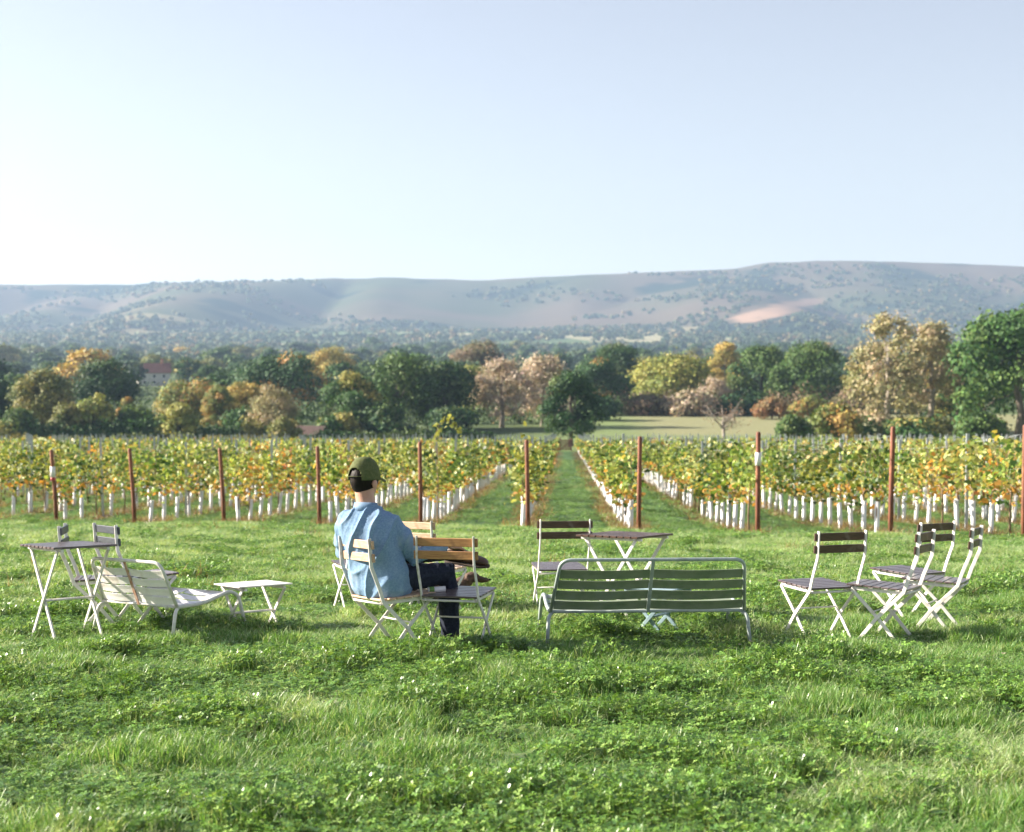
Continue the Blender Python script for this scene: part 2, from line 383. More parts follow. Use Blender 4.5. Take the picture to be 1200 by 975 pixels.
# palettes: (colour, share)
G = {
 'dark':   [((.030, .075, .028), .5), ((.050, .105, .032), .3), ((.085, .13, .04), .2)],
 'green':  [((.075, .135, .036), .5), ((.11, .165, .042), .3), ((.055, .11, .032), .2)],
 'olive':  [((.19, .20, .062), .5), ((.25, .23, .075), .3), ((.12, .155, .05), .2)],
 'lime':   [((.30, .30, .075), .6), ((.21, .25, .065), .4)],
 'yellow': [((.50, .36, .10), .5), ((.33, .29, .085), .5)],
 'mixed':  [((.055, .12, .034), .6), ((.30, .28, .08), .2), ((.16, .17, .055), .2)],
 'orange': [((.40, .24, .075), .2), ((.32, .27, .08), .35), ((.16, .20, .055), .45)],
 'rust':   [((.28, .155, .075), .5), ((.22, .16, .07), .5)],
 'bleach': [((.52, .42, .33), .55), ((.40, .33, .24), .3), ((.29, .26, .16), .15)],
 'paleol': [((.37, .33, .18), .5), ((.28, .26, .13), .3), ((.45, .36, .23), .2)],
 'otop':   [((.045, .100, .036), .82), ((.42, .24, .07), .18)],
 'brown':  [((.23, .17, .11), .5), ((.17, .16, .08), .5)],
 'oak':    [((.060, .130, .036), .55), ((.10, .17, .042), .37), ((.48, .29, .07), .08)],
 'blue':   [((.045, .085, .05), .6), ((.065, .105, .055), .4)],
}
def tree(name, px, hw, top, D, pal, label, cat='tree', shape='round', style='full', seed=0, trunk_frac=None, group=None, lean=0):
    rg = np.random.default_rng(1000 + seed); x = PX(px, D); z = gz(x, D); h = ztop(top, D) - z; w_ = 2 * hw / F * D * (1.12 if D > 240 else 1.04)
    n, size, deep, lr, jit, lobes = {'full': (10500, .029, .5, .34, .16, 38), 'airy': (7500, .024, .1, .30, .34, 46), 'sparse': (900, .03, .1, .3, .4, 26), 'bush': (3200, .06, .5, .38, .14, 22)}[style]
    tf = trunk_frac if trunk_frac is not None else {'full': .05, 'airy': .06, 'sparse': .3, 'bush': .0}[style]
    size = size * (w_ + h) * .5 + .06
    Q, c, C = crown(rg, w_, h * (1 - tf), h * tf, lobes, n, size, G[pal], shape, lr, deep, jit)
    e = empty(name, (x, D, z), label=label, cat=cat, group=group)
    obj('crown' if style != 'bush' else 'foliage', fast_mesh('crown', Q, 4, M['leaf'], c), e)
    pale = style in ('airy', 'sparse')
    bm_obj('trunk' if style != 'bush' else 'stem', trunk_bm(rg, h * (.72 if style != 'bush' else .5), max(.06, .022 * h + .008 * w_), C, 12 if pale else 6, lean=lean), M['bark_pale' if pale else 'bark'], e, smooth_=True)
    return e
TR = [
 ('oak_tree', -4, 24, 441, 200, 'dark', 'dark green tree at the far left edge behind the vineyard hedge', 'full', 'round'),
 ('field_tree', 50, 36, 430, 192, 'olive', 'tall olive green tree second from left behind the vineyard hedge', 'full', 'round'),
 ('oak_tree', 122, 42, 419, 235, 'dark', 'broad dark domed tree behind the olive shrubs on the left', 'full', 'round'),
 ('shrub', 108, 26, 459, 188, 'lime', 'yellow-green bushy shrub in front of the broad dark domed tree', 'bush', 'bush'),
 ('shrub', 147, 13, 464, 205, 'orange', 'small orange-topped shrub at the foot of the dark domed tree', 'bush', 'bush'),
 ('shrub', 158, 30, 474, 189, 'green', 'low mid-green shrub between the orange-topped shrub and the golden trees', 'bush', 'bush'),
 ('shrub', 78, 24, 468, 186, 'olive', 'olive shrub under the tall olive green tree on the left', 'bush', 'bush'),
 ('field_tree', 222, 44, 440, 212, 'orange', 'wide olive and orange autumn tree left of the large dark round tree', 'full', 'round'),
 ('field_tree', 207, 23, 470, 186, 'lime', 'small rounded yellow-green tree in front of the olive and orange tree', 'bush', 'round'),
 ('field_tree', 256, 20, 452, 200, 'orange', 'narrow rust-coloured tree beside the wide orange tree', 'full', 'round'),
 ('field_tree', 286, 24, 446, 205, 'yellow', 'pale yellow tree under the left side of the large dark round tree', 'full', 'round'),
 ('ash_tree', 320, 28, 450, 192, 'paleol', 'light grey-green airy tree with a pale trunk before the large dark round tree', 'airy', 'round'),
 ('oak_tree', 332, 52, 409, 255, 'otop', 'large dark round tree with a brownish orange top, left of centre', 'full', 'round'),
 ('field_tree', 386, 28, 404, 370, 'yellow', 'golden round tree rising behind, right of the large dark round tree', 'full', 'round'),
 ('field_tree', 415, 36, 432, 190, 'mixed', 'dark green tree flecked with yellow leaves above the red-capped hut gap', 'full', 'round'),
 ('oak_tree', 466, 46, 411, 208, 'green', 'big green tree with a sunlit left side behind the seated man', 'full', 'round'),
 ('oak_tree', 520, 44, 421, 212, 'dark', 'big dark green tree touching the left of the bleached trees', 'full', 'round'),
 ('field_tree', 560, 31, 396, 390, 'brown', 'brown-olive domed tree far behind the bleached trees', 'full', 'round'),
 ('field_tree', 556, 22, 427, 260, 'lime', 'small olive-yellow tree just under the brown-olive domed tree', 'full', 'round'),
 ('poplar_tree', 588, 38, 417, 216, 'bleach', 'left of the two bleached pinkish trees in the middle', 'airy', 'tall'),
 ('poplar_tree', 636, 40, 413, 220, 'bleach', 'right of the two bleached pinkish trees in the middle', 'airy', 'tall'),
 ('oak_tree', 669, 34, 431, 170, 'dark', 'dark green tree with a bare short trunk at the end of the grass path', 'full', 'round'),
 ('field_tree', 698, 27, 417, 262, 'otop', 'dark tree with an orange top right of the tree at the path end', 'full', 'round'),
 ('oak_tree', 722, 30, 397, 320, 'dark', 'dark tree behind the orange-topped tree right of centre', 'full', 'round'),
 ('field_tree', 793, 48, 411, 275, 'lime', 'wide light yellow-green round tree right of centre', 'full', 'round'),
 ('field_tree', 850, 20, 400, 335, 'yellow', 'bright orange-yellow tree behind the light yellow-green round tree', 'full', 'round'),
 ('hawthorn_shrub', 762, 34, 462, 262, 'brown', 'brownish hedge shrub beneath the light yellow-green round tree', 'bush', 'bush'),
 ('hawthorn_shrub', 815, 30, 455, 258, 'bleach', 'pinkish bare-looking shrub right of the brownish hedge shrub', 'bush', 'bush'),
 ('field_tree', 838, 18, 440, 265, 'bleach', 'small pinkish brown tree behind the leaning bare tree', 'airy', 'round'),
 ('oak_tree', 893, 36, 403, 280, 'green', 'rounded green tree left of the pair of trees right of centre', 'full', 'round'),
 ('oak_tree', 952, 40, 397, 272, 'green', 'taller green tree right of the rounded green tree', 'full', 'round'),
 ('field_tree', 1010, 24, 425, 250, 'olive', 'olive tree tucked against the left side of the tall pale trees', 'full', 'round'),
 ('hawthorn_shrub', 905, 20, 464, 245, 'rust', 'low russet shrub beneath the rounded green tree', 'bush', 'bush'),
 ('hawthorn_shrub', 950, 22, 462, 242, 'orange', 'low orange shrub beneath the taller green tree', 'bush', 'bush'),
 ('willow_tree', 1040, 44, 363, 196, 'paleol', 'tall pale olive tree, left one of the airy pair on the right', 'airy', 'tall'),
 ('willow_tree', 1092, 36, 374, 200, 'paleol', 'tall pale olive tree, right one of the airy pair on the right', 'airy', 'tall'),
 ('field_tree', 1122, 32, 402, 205, 'mixed', 'dark tree with yellow edges between the pale pair and the big right oak', 'full', 'round'),
 ('oak_tree', 1194, 70, 350, 186, 'oak', 'big bright green oak with a few orange sprays at the right edge', 'full', 'round'),
 ('bush', 928, 24, 484, 163, 'green', 'round green bush beyond the vines, left of the orange bush', 'bush', 'bush'),
 ('bush', 982, 34, 470, 166, 'orange', 'orange and yellow bush beyond the vines on the right', 'bush', 'bush'),
 ('bush', 1070, 38, 484, 164, 'mixed', 'yellow-green bush at the foot of the tall pale trees', 'bush', 'bush'),
 ('bush', 1150, 30, 480, 172, 'green', 'green bush at the foot of the big right oak', 'bush', 'bush'),
 ('shrub', 20, 24, 476, 184, 'green', 'green shrub at the foot of the dark tree at far left', 'bush', 'bush'),
 ('shrub', 395, 26, 478, 184, 'mixed', 'dark shrub at the foot of the yellow-flecked tree', 'bush', 'bush'),
 ('shrub', 448, 36, 470, 186, 'dark', 'dark shrub in the shade of the big green tree behind the man', 'bush', 'bush'),
 ('shrub', 530, 34, 474, 200, 'dark', 'dark shrub under the big dark tree beside the bleached trees', 'bush', 'bush'),
 ('shrub', 700, 34, 462, 240, 'dark', 'dark shrub behind the tree at the path end', 'bush', 'bush'),
 ('shrub', 860, 40, 462, 262, 'dark', 'dark green shrub behind the leaning bare tree', 'bush', 'bush'),
 ('shrub', 1000, 30, 455, 240, 'brown', 'brown shrub left of the tall pale pair of trees', 'bush', 'bush'),
 ('shrub', 334, 20, 487, 175, 'olive', 'low olive scrub half covering the front of the brown barn', 'bush', 'bush'),
 ('shrub', 290, 34, 476, 196, 'mixed', 'dark and yellow shrub left of the low brown barn', 'bush', 'bush'),
]
for i, (nm, px, hw, top, D, pal, lab, sty, shp) in enumerate(TR):
    tree(nm, px, hw, top, D, pal, lab, 'bush' if sty == 'bush' and nm != 'field_tree' else 'tree', shp, sty, seed=i)
# bare tree leaning by the far field
def bare_tree():
    rg = np.random.default_rng(5); D = 168; x = PX(848, D); z = gz(x, D); h = ztop(462, D) - z
    e = empty('bare_tree', (x, D, z), label='small bare grey tree with a few russet leaves beyond the vines', cat='tree')
    bm = bmesh.new(); tube(bm, [(0, 0, -.2), (.05, 0, h * .25), (-.1, .05, h * .5)], [.22, .17, .13], 8)
    tips = []
    for k in range(16):
        a = rg.uniform(0, 6.28); l = h * rg.uniform(.3, .55); s = Vector((rg.uniform(-.1, .1), 0, h * rg.uniform(.3, .5)))
        q = s + Vector((math.cos(a) * l * .7, math.sin(a) * l * .6, l * rg.uniform(.35, 1)))
        m_ = s.lerp(q, .5) + Vector((0, 0, -.1)); tube(bm, [s, m_, q], [.08, .05, .015], 5)
        for j in range(5):
            t = m_.lerp(q, rg.uniform(0, 1)); p = t + Vector(rg.normal(0, .55, 3)); tube(bm, [t, p], [.03, .008], 4); tips.append(p)
    bm_obj('trunk', bm, M['bark_pale'], e, smooth_=True)
    T = np.array([list(p) for p in tips]); P = T[rg.choice(len(T), 260)] + rg.normal(0, .25, (260, 3))
    obj('crown', fast_mesh('crown', leaf_quads(P, .16, rg), 4, M['leaf'], np.array([(.32, .2, .13)]) * rg.uniform(.6, 1.3, (260, 1))), e)
bare_tree()
# hedge along the far left end of the vineyard
def hedge(name, x0, x1, D0, D1, h, pal, label, seed, dens=26):
    rg = np.random.default_rng(seed); L_ = math.hypot(x1 - x0, D1 - D0); n = int(L_ * dens * h * (3 if D0 < 200 else 2))
    t = rg.random(n); x = x0 + (x1 - x0) * t; y = D0 + (D1 - D0) * t
    hh = h * (.7 + .6 * vnoise(t * L_ / 2.2, t * 0, seed)); a = rg.uniform(0, math.pi, n); r = rg.uniform(.55, 1, n)
    P = np.stack([x + rg.normal(0, .2, n), y + np.cos(a) * r * h * .55, np.sin(a) * r ** .5 * hh * rg.uniform(.35, 1, n) + .02], 1); gzv = ground_z(x, y)
    P[:, 2] += gzv
    k = np.floor(t * L_ / 2.6).astype(int); pk = rg.choice(len(G[pal]), k.max() + 1, p=[q[1] for q in G[pal]])
    c = np.array([q[0] for q in G[pal]])[pk[k]] * rg.uniform(.65, 1.35, n)[:, None]
    return obj(name, fast_mesh(name, leaf_quads(P, .38, rg), 4, M['leaf'], c), label=label, cat='hedge')
hedge('hedge', -62, -24, 168, 165, 1.5, 'olive', 'low olive hedge beyond the vineyard at the far left', 11)
hedge('hedge', -23, -2, 172, 176, 1.8, 'dark', 'low dark hedge under the trees behind the seated man', 12)
hedge('hedge', 12, 70, 262, 268, 4.6, 'brown', 'brownish hedge along the top of the far pale field', 13, 12)
hedge('hedge', -78, 6, 226, 228, 4.0, 'green', 'tall green hedge behind the left and middle trees', 14, 12)
hedge('hedge', -110, 120, 345, 352, 5.0, 'dark', 'dark hedge running across the valley behind the nearer trees', 15, 8)
hedge('hedge', -150, 160, 520, 560, 5.0, 'dark', 'distant dark hedge across the valley beyond the farmhouse', 16, 6)
hedge('hedge', -230, 250, 850, 880, 6.0, 'dark', 'furthest thin hedge line across the hazy valley', 17, 4)
hedge('hedge', -66, -26, 181, 190, 2.4, 'mixed', 'tangled yellow and green hedge under the left-hand trees', 19, 18)
hedge('hedge', 34, 64, 192, 200, 2.6, 'mixed', 'rough hedge under the tall pale trees on the right', 18, 18)

# hedgerow trees of the valley
def far_variants():
    out = []
    for i, (pal, shp) in enumerate([('dark', 'round'), ('green', 'round'), ('olive', 'round'), ('blue', 'round'), ('yellow', 'round'), ('dark', 'tall'), ('mixed', 'round'), ('brown', 'round')]):
        rg = np.random.default_rng(300 + i)
        Q, c, C = crown(rg, 11, 9, 1.2, 20, 1500, .85, G[pal], shp, .36, .5, .15)
        tb = trunk_bm(rg, 6, .35, C, 4); me = bpy.data.meshes.new('trunk'); tb.to_mesh(me); tb.free(); me.materials.append(M['bark'])
        out.append((fast_mesh('crown', Q, 4, M['leaf'], c), me))
    return out
FV = far_variants()
rg = np.random.default_rng(77); placed = 0
far_specs = []
for D, n, hb, amp in [(300, 18, 7.5, 2.5), (370, 24, 8, 2.5), (460, 30, 8.5, 3), (590, 36, 9, 3), (760, 42, 10, 4), (960, 46, 11, 4), (1180, 50, 12.5, 4), (1400, 52, 13, 4)]:
    for k in range(n):
        px = -40 + 1280 * (k + rg.uniform(-.45, .45)) / n
        if D < 470 and 152 < px < 206: continue
        if D < 340 and 700 < px < 980 and rg.random() < .5: continue
        far_specs.append((px, D * rg.uniform(.93, 1.07), hb + rg.normal(0, amp * .5)))
far_label = {0: 'dark green hedgerow tree in the valley below the hills', 1: 'mid-green hedgerow tree in the valley below the hills', 2: 'olive hedgerow tree in the valley below the hills', 3: 'dark hazy bluish tree in the valley below the hills', 4: 'golden hedgerow tree in the valley below the hills', 5: 'tall narrow dark tree in the valley below the hills', 6: 'yellow-flecked tree in the valley below the hills', 7: 'brownish tree in the valley below the hills'}
for px, D, h in far_specs:
    i = int(rg.choice(8, p=[.28, .25, .12, .17, .03, .07, .06, .02])); x = PX(px, D)
    e = empty('valley_tree', (x, D, gz(x, D) - .2), rg.uniform(0, 6.28), label=far_label[i], cat='tree', group='hedgerow trees in the valley')
    s = max(.55, h / 10.5); e.scale = (s * rg.uniform(1.05, 1.5), s * rg.uniform(1.05, 1.5), s)
    obj('crown', FV[i][0], e); obj('trunk', FV[i][1], e)
# far-off woods that read as one mass
def woods():
    rg = np.random.default_rng(88); P, S, K = [], [], []
    while len(P) < 8500:
        D = rg.uniform(900, 3250); px = rg.uniform(-120, 1320); x = PX(px, D)
        onhill = D > 2100
        nz = float(fbm(x / 170, D / 120, 91, 3))
        lim = .33 + .20 * smooth(2250, 2600, D) - (.20 if px > 820 else 0) * smooth(2300, 2600, D)
        if nz < lim: continue
        if onhill and ((px - 908) / 60) ** 2 + ((HY - (hill_z(np.array(x), np.array(D)) - CAMZ) / D * F - (364 - (px - 908) * .22)) / 12) ** 2 < 1: continue
        z = float(hill_z(np.array(x), np.array(D))) if onhill else gz(x, D)
        P.append((x, D, z)); S.append(rg.uniform(7, 13) * (.8 if onhill else 1)); K.append(rg.choice(4, p=[.45, .3, .15, .1]))
    P, S, K = np.array(P), np.array(S), np.array(K); n = 26
    base = np.array([(.04, .075, .035), (.07, .10, .04), (.14, .14, .06), (.22, .17, .09)])[K]
    d = rg.normal(size=(len(P), n, 3)); d /= np.linalg.norm(d, axis=2)[..., None]; d[..., 2] = np.abs(d[..., 2])
    pts = (P[:, None, :] + d * (S * .55)[:, None, None] * rg.uniform(.6, 1.1, (len(P), n, 1))).reshape(-1, 3); pts[:, 2] += 1
    col = np.repeat(base, n, 0) * rg.uniform(.7, 1.3, (len(pts), 1))
    obj('woods', fast_mesh('woods', leaf_quads(pts, 4.2, rg, .1, d.reshape(-1, 3)), 4, M['leaf'], col), kind='stuff', label='hazy woods along the foot and slopes of the hills', cat='woods')
woods()

# ------------------------------------------------------------------ houses
def house(name, px, D, w_, d_, h, rh, rz, label, wallc, roofc, chim=True, zoff=0):
    x = PX(px, D); e = empty(name, (x, D, gz(x, D) + zoff), rz, label=label, cat='house' if chim else 'barn')
    wm = surf(name + '_wall', wallc, tuple(c * .88 for c in wallc), 2, .8); rm = surf(name + '_roof', roofc, tuple(c * .7 for c in roofc), 3, .8, bump=.4)
    bm = bmesh.new(); hw, hd = w_ / 2, d_ / 2
    b = [bm.verts.new(p) for p in ((-hw, -hd, -.6), (hw, -hd, -.6), (hw, hd, -.6), (-hw, hd, -.6), (-hw, -hd, h), (hw, -hd, h), (hw, hd, h), (-hw, hd, h), (-hw, 0, h + rh), (hw, 0, h + rh))]
    for f in ((0, 1, 5, 4), (1, 2, 6, 9, 5), (2, 3, 7, 6), (3, 0, 4, 8, 7), (3, 2, 1, 0)): bm.faces.new([b[i] for i in f])
    bm_obj('wall', bm, wm, e)
    bm = bmesh.new(); ov = .35; sl = rh / hd
    for s in (-1, 1):
        v = [(-hw - ov, s * (hd + ov), h - ov * sl + .03), (hw + ov, s * (hd + ov), h - ov * sl + .03), (hw + ov, 0, h + rh + .03), (-hw - ov, 0, h + rh + .03)]
        lo = [bm.verts.new(p) for p in v]; up = [bm.verts.new((p[0], p[1], p[2] + .18)) for p in v]
        for f in ((0, 1, 2, 3),): bm.faces.new([lo[i] for i in f]); bm.faces.new([up[i] for i in f])
        for i in range(4):
            if i != 2: bm.faces.new((lo[i], lo[(i + 1) % 4], up[(i + 1) % 4], up[i]))
    rf = bm_obj('roof', bm, rm, e)
    if chim:
        bm = bmesh.new(); box(bm, (hw * .55, 0, h + rh + .5), (.7, .7, 1.6)); box(bm, (hw * .55, 0, h + rh + 1.38), (.86, .86, .16)); bm_obj('chimney', bm, surf('chimney_brick', (.3, .12, .08), (.4, .2, .14), 6, .8), rf)
    gl = M.setdefault('glass', surf('window_glass', (.02, .025, .03), (.04, .05, .06), 2, .1)); fr = M['white_tag']
    for fx in (-.3, 0, .3):
        for fz in ((.28, .72) if chim else (.5,)):
            bm = bmesh.new(); cx, cz = fx * w_, h * fz
            for dx in (-.5, .5): box(bm, (cx + dx, -hd - .03, cz), (.1, .08, 1.1))
            for dz in (-.5, .5): box(bm, (cx, -hd - .032, cz + dz), (1.1, .08, .1))
            wf = bm_obj('window', bm, fr, e); bm = bmesh.new(); box(bm, (cx, -hd - .012, cz), (.9, .03, .9)); bm_obj('pane', bm, gl, wf)
house('farmhouse', 180, 470, 9.5, 6, 4.2, 2.6, R(18), 'white farmhouse with a red tiled roof among the valley trees', (.50, .48, .46), (.24, .11, .08))
house('cottage', 80, 640, 8, 6, 3.2, 2.8, R(-20), 'small distant cottage with a reddish roof at upper left of the valley', (.42, .30, .25), (.28, .12, .08))
house('barn', 352, 181, 5.6, 3.2, 1.5, .9, R(-14), 'low brown barn with a rusty roof half hidden between the left trees', (.09, .055, .045), (.085, .048, .038), chim=False, zoff=-.75)
# gate at the end of the path
def gate():
    D = 153; x = PX(663, D); e = empty('field_gate', (x, D, gz(x, D)), label='small reddish brown wooden gate closing the end of the grass path', cat='gate')
    m = surf('gate_wood', (.14, .06, .04), (.28, .13, .09), 6, .8)
    for s in (-1, 1):
        bm = bmesh.new(); box(bm, (s * .55, 0, .55), (.13, .13, 1.5)); bm_obj('post', bm, m, e, bevel=.01)
    bm = bmesh.new()
    for i in range(5): box(bm, (0, 0, .2 + .21 * i), (.96, .05, .15))
    bar(bm, (-.46, -.045, .14), (.46, -.045, 1.1), .09, .035, (0, 1, 0)); bm_obj('board_panel', bm, m, e)
gate()

# ------------------------------------------------------------------ vineyard
VL_PAL = {
 'yg': [((.30, .38, .085), .38), ((.18, .28, .055), .28), ((.07, .14, .038), .22), ((.52, .44, .12), .11), ((.48, .24, .06), .03)],
 'dg': [((.06, .11, .03), .50), ((.13, .18, .04), .25), ((.28, .30, .07), .2), ((.42, .32, .09), .05)],
 'or': [((.55, .27, .06), .20), ((.50, .40, .10), .27), ((.34, .35, .09), .30), ((.12, .16, .05), .18), ((.38, .15, .06), .05)],
 'py': [((.44, .47, .16), .30), ((.31, .39, .10), .34), ((.12, .19, .05), .26), ((.48, .34, .10), .10)],
}
def vine_leaves(rg, n, size, kind, L_=1.3, zlo=.66, zhi=1.78):
    pal = VL_PAL[kind]; nc = 9; tt = sum(q[1] for q in pal); pal = [(q[0], q[1] / tt) for q in pal]
    cz = rg.uniform(zlo + .08, zhi - .1, nc); cc = np.stack([rg.uniform(-.14, .14, nc), rg.uniform(-L_ / 2, L_ / 2, nc), cz], 1)
    ci = rg.choice(nc, n); P = cc[ci] + rg.normal(0, 1, (n, 3)) * np.array([.11, .115, .15])
    sh = rg.random(n) < .12; P[sh, 2] = zhi + rg.exponential(.075, sh.sum()) - .10
    P[:, 2] = np.clip(P[:, 2], zlo - .12, zhi + .16)
    pc = rg.choice(len(pal), nc, p=[q[1] for q in pal]); pi = np.where(rg.random(n) < .55, pc[ci], rg.choice(len(pal), n, p=[q[1] for q in pal]))
    low = (P[:, 2] < zlo + .28) & (rg.random(n) < .35)
    c = np.array([q[0] for q in pal])[pi]; c[low] = (.50, .26, .06)
    c = c * rg.uniform(.72, 1.28, n)[:, None]
    return P, c
def leaf_hex(P, size, rg):
    """lobed leaf outline, seven corners, hanging"""
    n = len(P); a = rg.normal(size=(n, 3)); a[:, 2] = np.abs(a[:, 2]) * .6 + .1; a /= np.linalg.norm(a, axis=1)[:, None]
    b = rg.normal(size=(n, 3)); b -= a * (a * b).sum(1)[:, None]; b /= np.linalg.norm(b, axis=1)[:, None]; c = np.cross(a, b)
    s = (size * rg.uniform(.65, 1.3, n))[:, None] * .5
    out = []
    for ang, r, dz in ((0, 1, -.25), (45, .62, 0), (80, .95, -.1), (130, .8, -.05), (180, .45, .1), (230, .8, -.05), (280, .95, -.1), (315, .62, 0)):
        t = R(ang); out.append(P + b * s * r * math.cos(t) + c * s * r * math.sin(t) + a * s * dz)
    return np.stack(out, 1)
def tube_bm(h=.62, r=.045, bottom=-.06, n=12):
    bm = bmesh.new(); rings = []
    for z, rr in ((bottom, r), (h, r * 1.04), (h, r * .9), (h * .5, r * .88)):
        rings.append([bm.verts.new((rr * math.cos(2 * math.pi * j / n), rr * math.sin(2 * math.pi * j / n), z)) for j in range(n)])
    for a, b in zip(rings, rings[1:]):
        for j in range(n): bm.faces.new((a[j], a[(j + 1) % n], b[(j + 1) % n], b[j]))
    return bm
def mesh_of(bm, name, m, sm=True):
    me = bpy.data.meshes.new(name); bmesh.ops.recalc_face_normals(bm, faces=bm.faces); bm.to_mesh(me); bm.free(); me.materials.append(m)
    if sm: me.polygons.foreach_set('use_smooth', [True] * len(me.polygons))
    return me
VV = []; kinds = ['yg', 'py', 'dg', 'yg', 'or', 'py', 'yg', 'dg', 'or', 'py', 'yg', 'or']
for i, k in enumerate(kinds):
    r_ = np.random.default_rng(500 + i); P, c = vine_leaves(r_, 185, .13, k, 1.0, .66, 1.62); VV.append((fast_mesh('foliage', leaf_hex(P, .112, r_), 8, M['vine_leaf'], c), k))
def canes(i):
    r_ = np.random.default_rng(520 + i); bm = bmesh.new()
    tube(bm, [(0, 0, -.05), (.01, .02, .4), (-.01, 0, .8)], [.022, .018, .015], 6)
    for s in (-1, 1): tube(bm, [(0, 0, .78), (0, s * .25, .86), (0, s * .6, .84)], [.014, .011, .007], 5)
    for k in range(5): y = r_.uniform(-.5, .5); tube(bm, [(0, y, .84), (r_.normal(0, .05), y + .04, 1.3), (r_.normal(0, .08), y, 1.72)], [.006, .005, .003], 4)
    return mesh_of(bm, 'trunk', M['vine_bark'])
CN = [canes(i) for i in range(3)]; TB = mesh_of(tube_bm(), 'grow_tube', M['tube']); TBs = mesh_of(tube_bm(.54, .042), 'grow_tube', M['tube'])
# list every vine in and just beside the frame
NR = list(range(-28, 40)); vines, greys = [], []
rg = np.random.default_rng(60)
for r_i in NR:
    rx = ROW0 + r_i * ROWS; d = float(row_start(rx)) + .7; k = 0
    while d < 149:
        x = rx + ROWK * d
        if abs(x / d) < .345 + 1.6 / d: vines.append((d, x, r_i, k))
        d += 1.2; k += 1
    d = float(row_start(rx)) + 3.6 + (r_i % 3) * .4
    while d < 149.5:
        x = rx + ROWK * d
        if abs(x / d) < .342 + .8 / d: greys.append((d, x, r_i))
        d += 6.0
vines.sort(); greys.sort()
def row_word(r_i):
    names = {0: 'left post with the white tag', 1: 'second red end post from left', 2: 'third red end post from left', 3: 'red end post left of the seated man', 4: 'red post right of the seated man', 5: 'red post left of the central path', 6: 'red post right of the central path', 7: 'red end post with a white band', 8: 'orange-red post behind the right chairs', 9: 'red end post at the right edge'}
    if r_i in names: return 'row of ' + names[r_i]
    return 'rows beyond the left end post' if r_i < 0 else 'rows beyond the right edge post'
kw = {'yg': 'yellow-green', 'py': 'pale yellow', 'dg': 'darker green', 'or': 'orange and gold'}
near_v, far_v = vines[:290], vines[290:]
def pick_kind(x, d, r):
    n = float(fbm(x / 3.1, d / 4.0, 95, 2)) + r.normal(0, .09)
    return 'dg' if n < .35 else 'yg' if n < .50 else 'py' if n < .70 else 'or'
bykind = {}
for m_, k in VV: bykind.setdefault(k, []).append(m_)
for d, x, r_i, k in near_v:
    kd = pick_kind(x, d, rg)
    if r_i in (5,) and k < 3: kd = ['py', 'dg', 'yg'][k]
    if r_i == 6 and k < 2: kd = ['yg', 'dg'][k]
    tubed = not (r_i <= -1 and rg.random() < .5) and not rg.random() < .08
    e = empty('grapevine', (x, d, gz(x, d)), -ROWK + (math.pi if rg.random() < .5 else 0), group='grapevines on the trellis',
              label='%s grapevine, %s, %s' % (kw[kd], 'white tube' if tubed else 'bare stem', row_word(r_i)), cat='grapevine')
    fo = obj('foliage', bykind[kd][rg.integers(len(bykind[kd]))], e); fo.scale = (rg.uniform(.9, 1.3), rg.uniform(.8, 1.1), rg.uniform(.84, 1.06))
    obj('trunk', CN[rg.integers(3)], e)
    if tubed:
        t = obj('grow_tube', TB if rg.random() < .7 else TBs, e); t.rotation_euler = (rg.normal(0, .035), rg.normal(0, .05), 0)
# all the smaller ones behind as one mass
r_ = np.random.default_rng(61); A, B, T1 = [], [], []
for d, x, r_i, k in far_v:
    n = 66 if d < 75 else 50 if d < 110 else 38; P, c = vine_leaves(r_, n, .2, pick_kind(x, d, r_), 1.3, .66, 1.54 - .30 * float(smooth(60, 115, d)))
    A.append(P + np.array([x, d, gz(x, d)])); B.append(c); T1.append((x, d, gz(x, d)))
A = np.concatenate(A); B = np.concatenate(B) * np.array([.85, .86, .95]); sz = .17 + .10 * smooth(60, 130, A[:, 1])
n_ = len(A); a_ = r_.normal(size=(n_, 3)); a_[:, 2] = np.abs(a_[:, 2]) * .7; a_ /= np.linalg.norm(a_, axis=1)[:, None]
Q = leaf_quads(A, 1.0, r_, .1); Q = A[:, None, :] + (Q - A[:, None, :]) * sz[:, None, None]
tv = []; j = np.arange(6) * math.pi / 3
for x, d, z in T1:
    tx, ty = r_.normal(0, .03, 2); h = r_.uniform(.52, .64)
    for q in range(6):
        a0, a1 = j[q], j[(q + 1) % 6]
        tv += [(x + .045 * math.cos(a0), d + .045 * math.sin(a0), z - .05), (x + .045 * math.cos(a1), d + .045 * math.sin(a1), z - .05), (x + tx + .045 * math.cos(a1), d + ty + .045 * math.sin(a1), z + h), (x + tx + .045 * math.cos(a0), d + ty + .045 * math.sin(a0), z + h)]
Q = np.concatenate([Q.reshape(-1, 3), np.array(tv)]); mi = np.r_[np.zeros(n_, int), np.ones(len(tv) // 4, int)]
obj('far_vines', fast_mesh('far_vines', Q, 4, [M['vine_leaf'], M['tube']], np.concatenate([B, np.full((len(tv) // 4, 3), .7)]), mi), kind='stuff', label='mass of distant vine rows with white tubes filling the back of the vineyard', cat='vine rows')
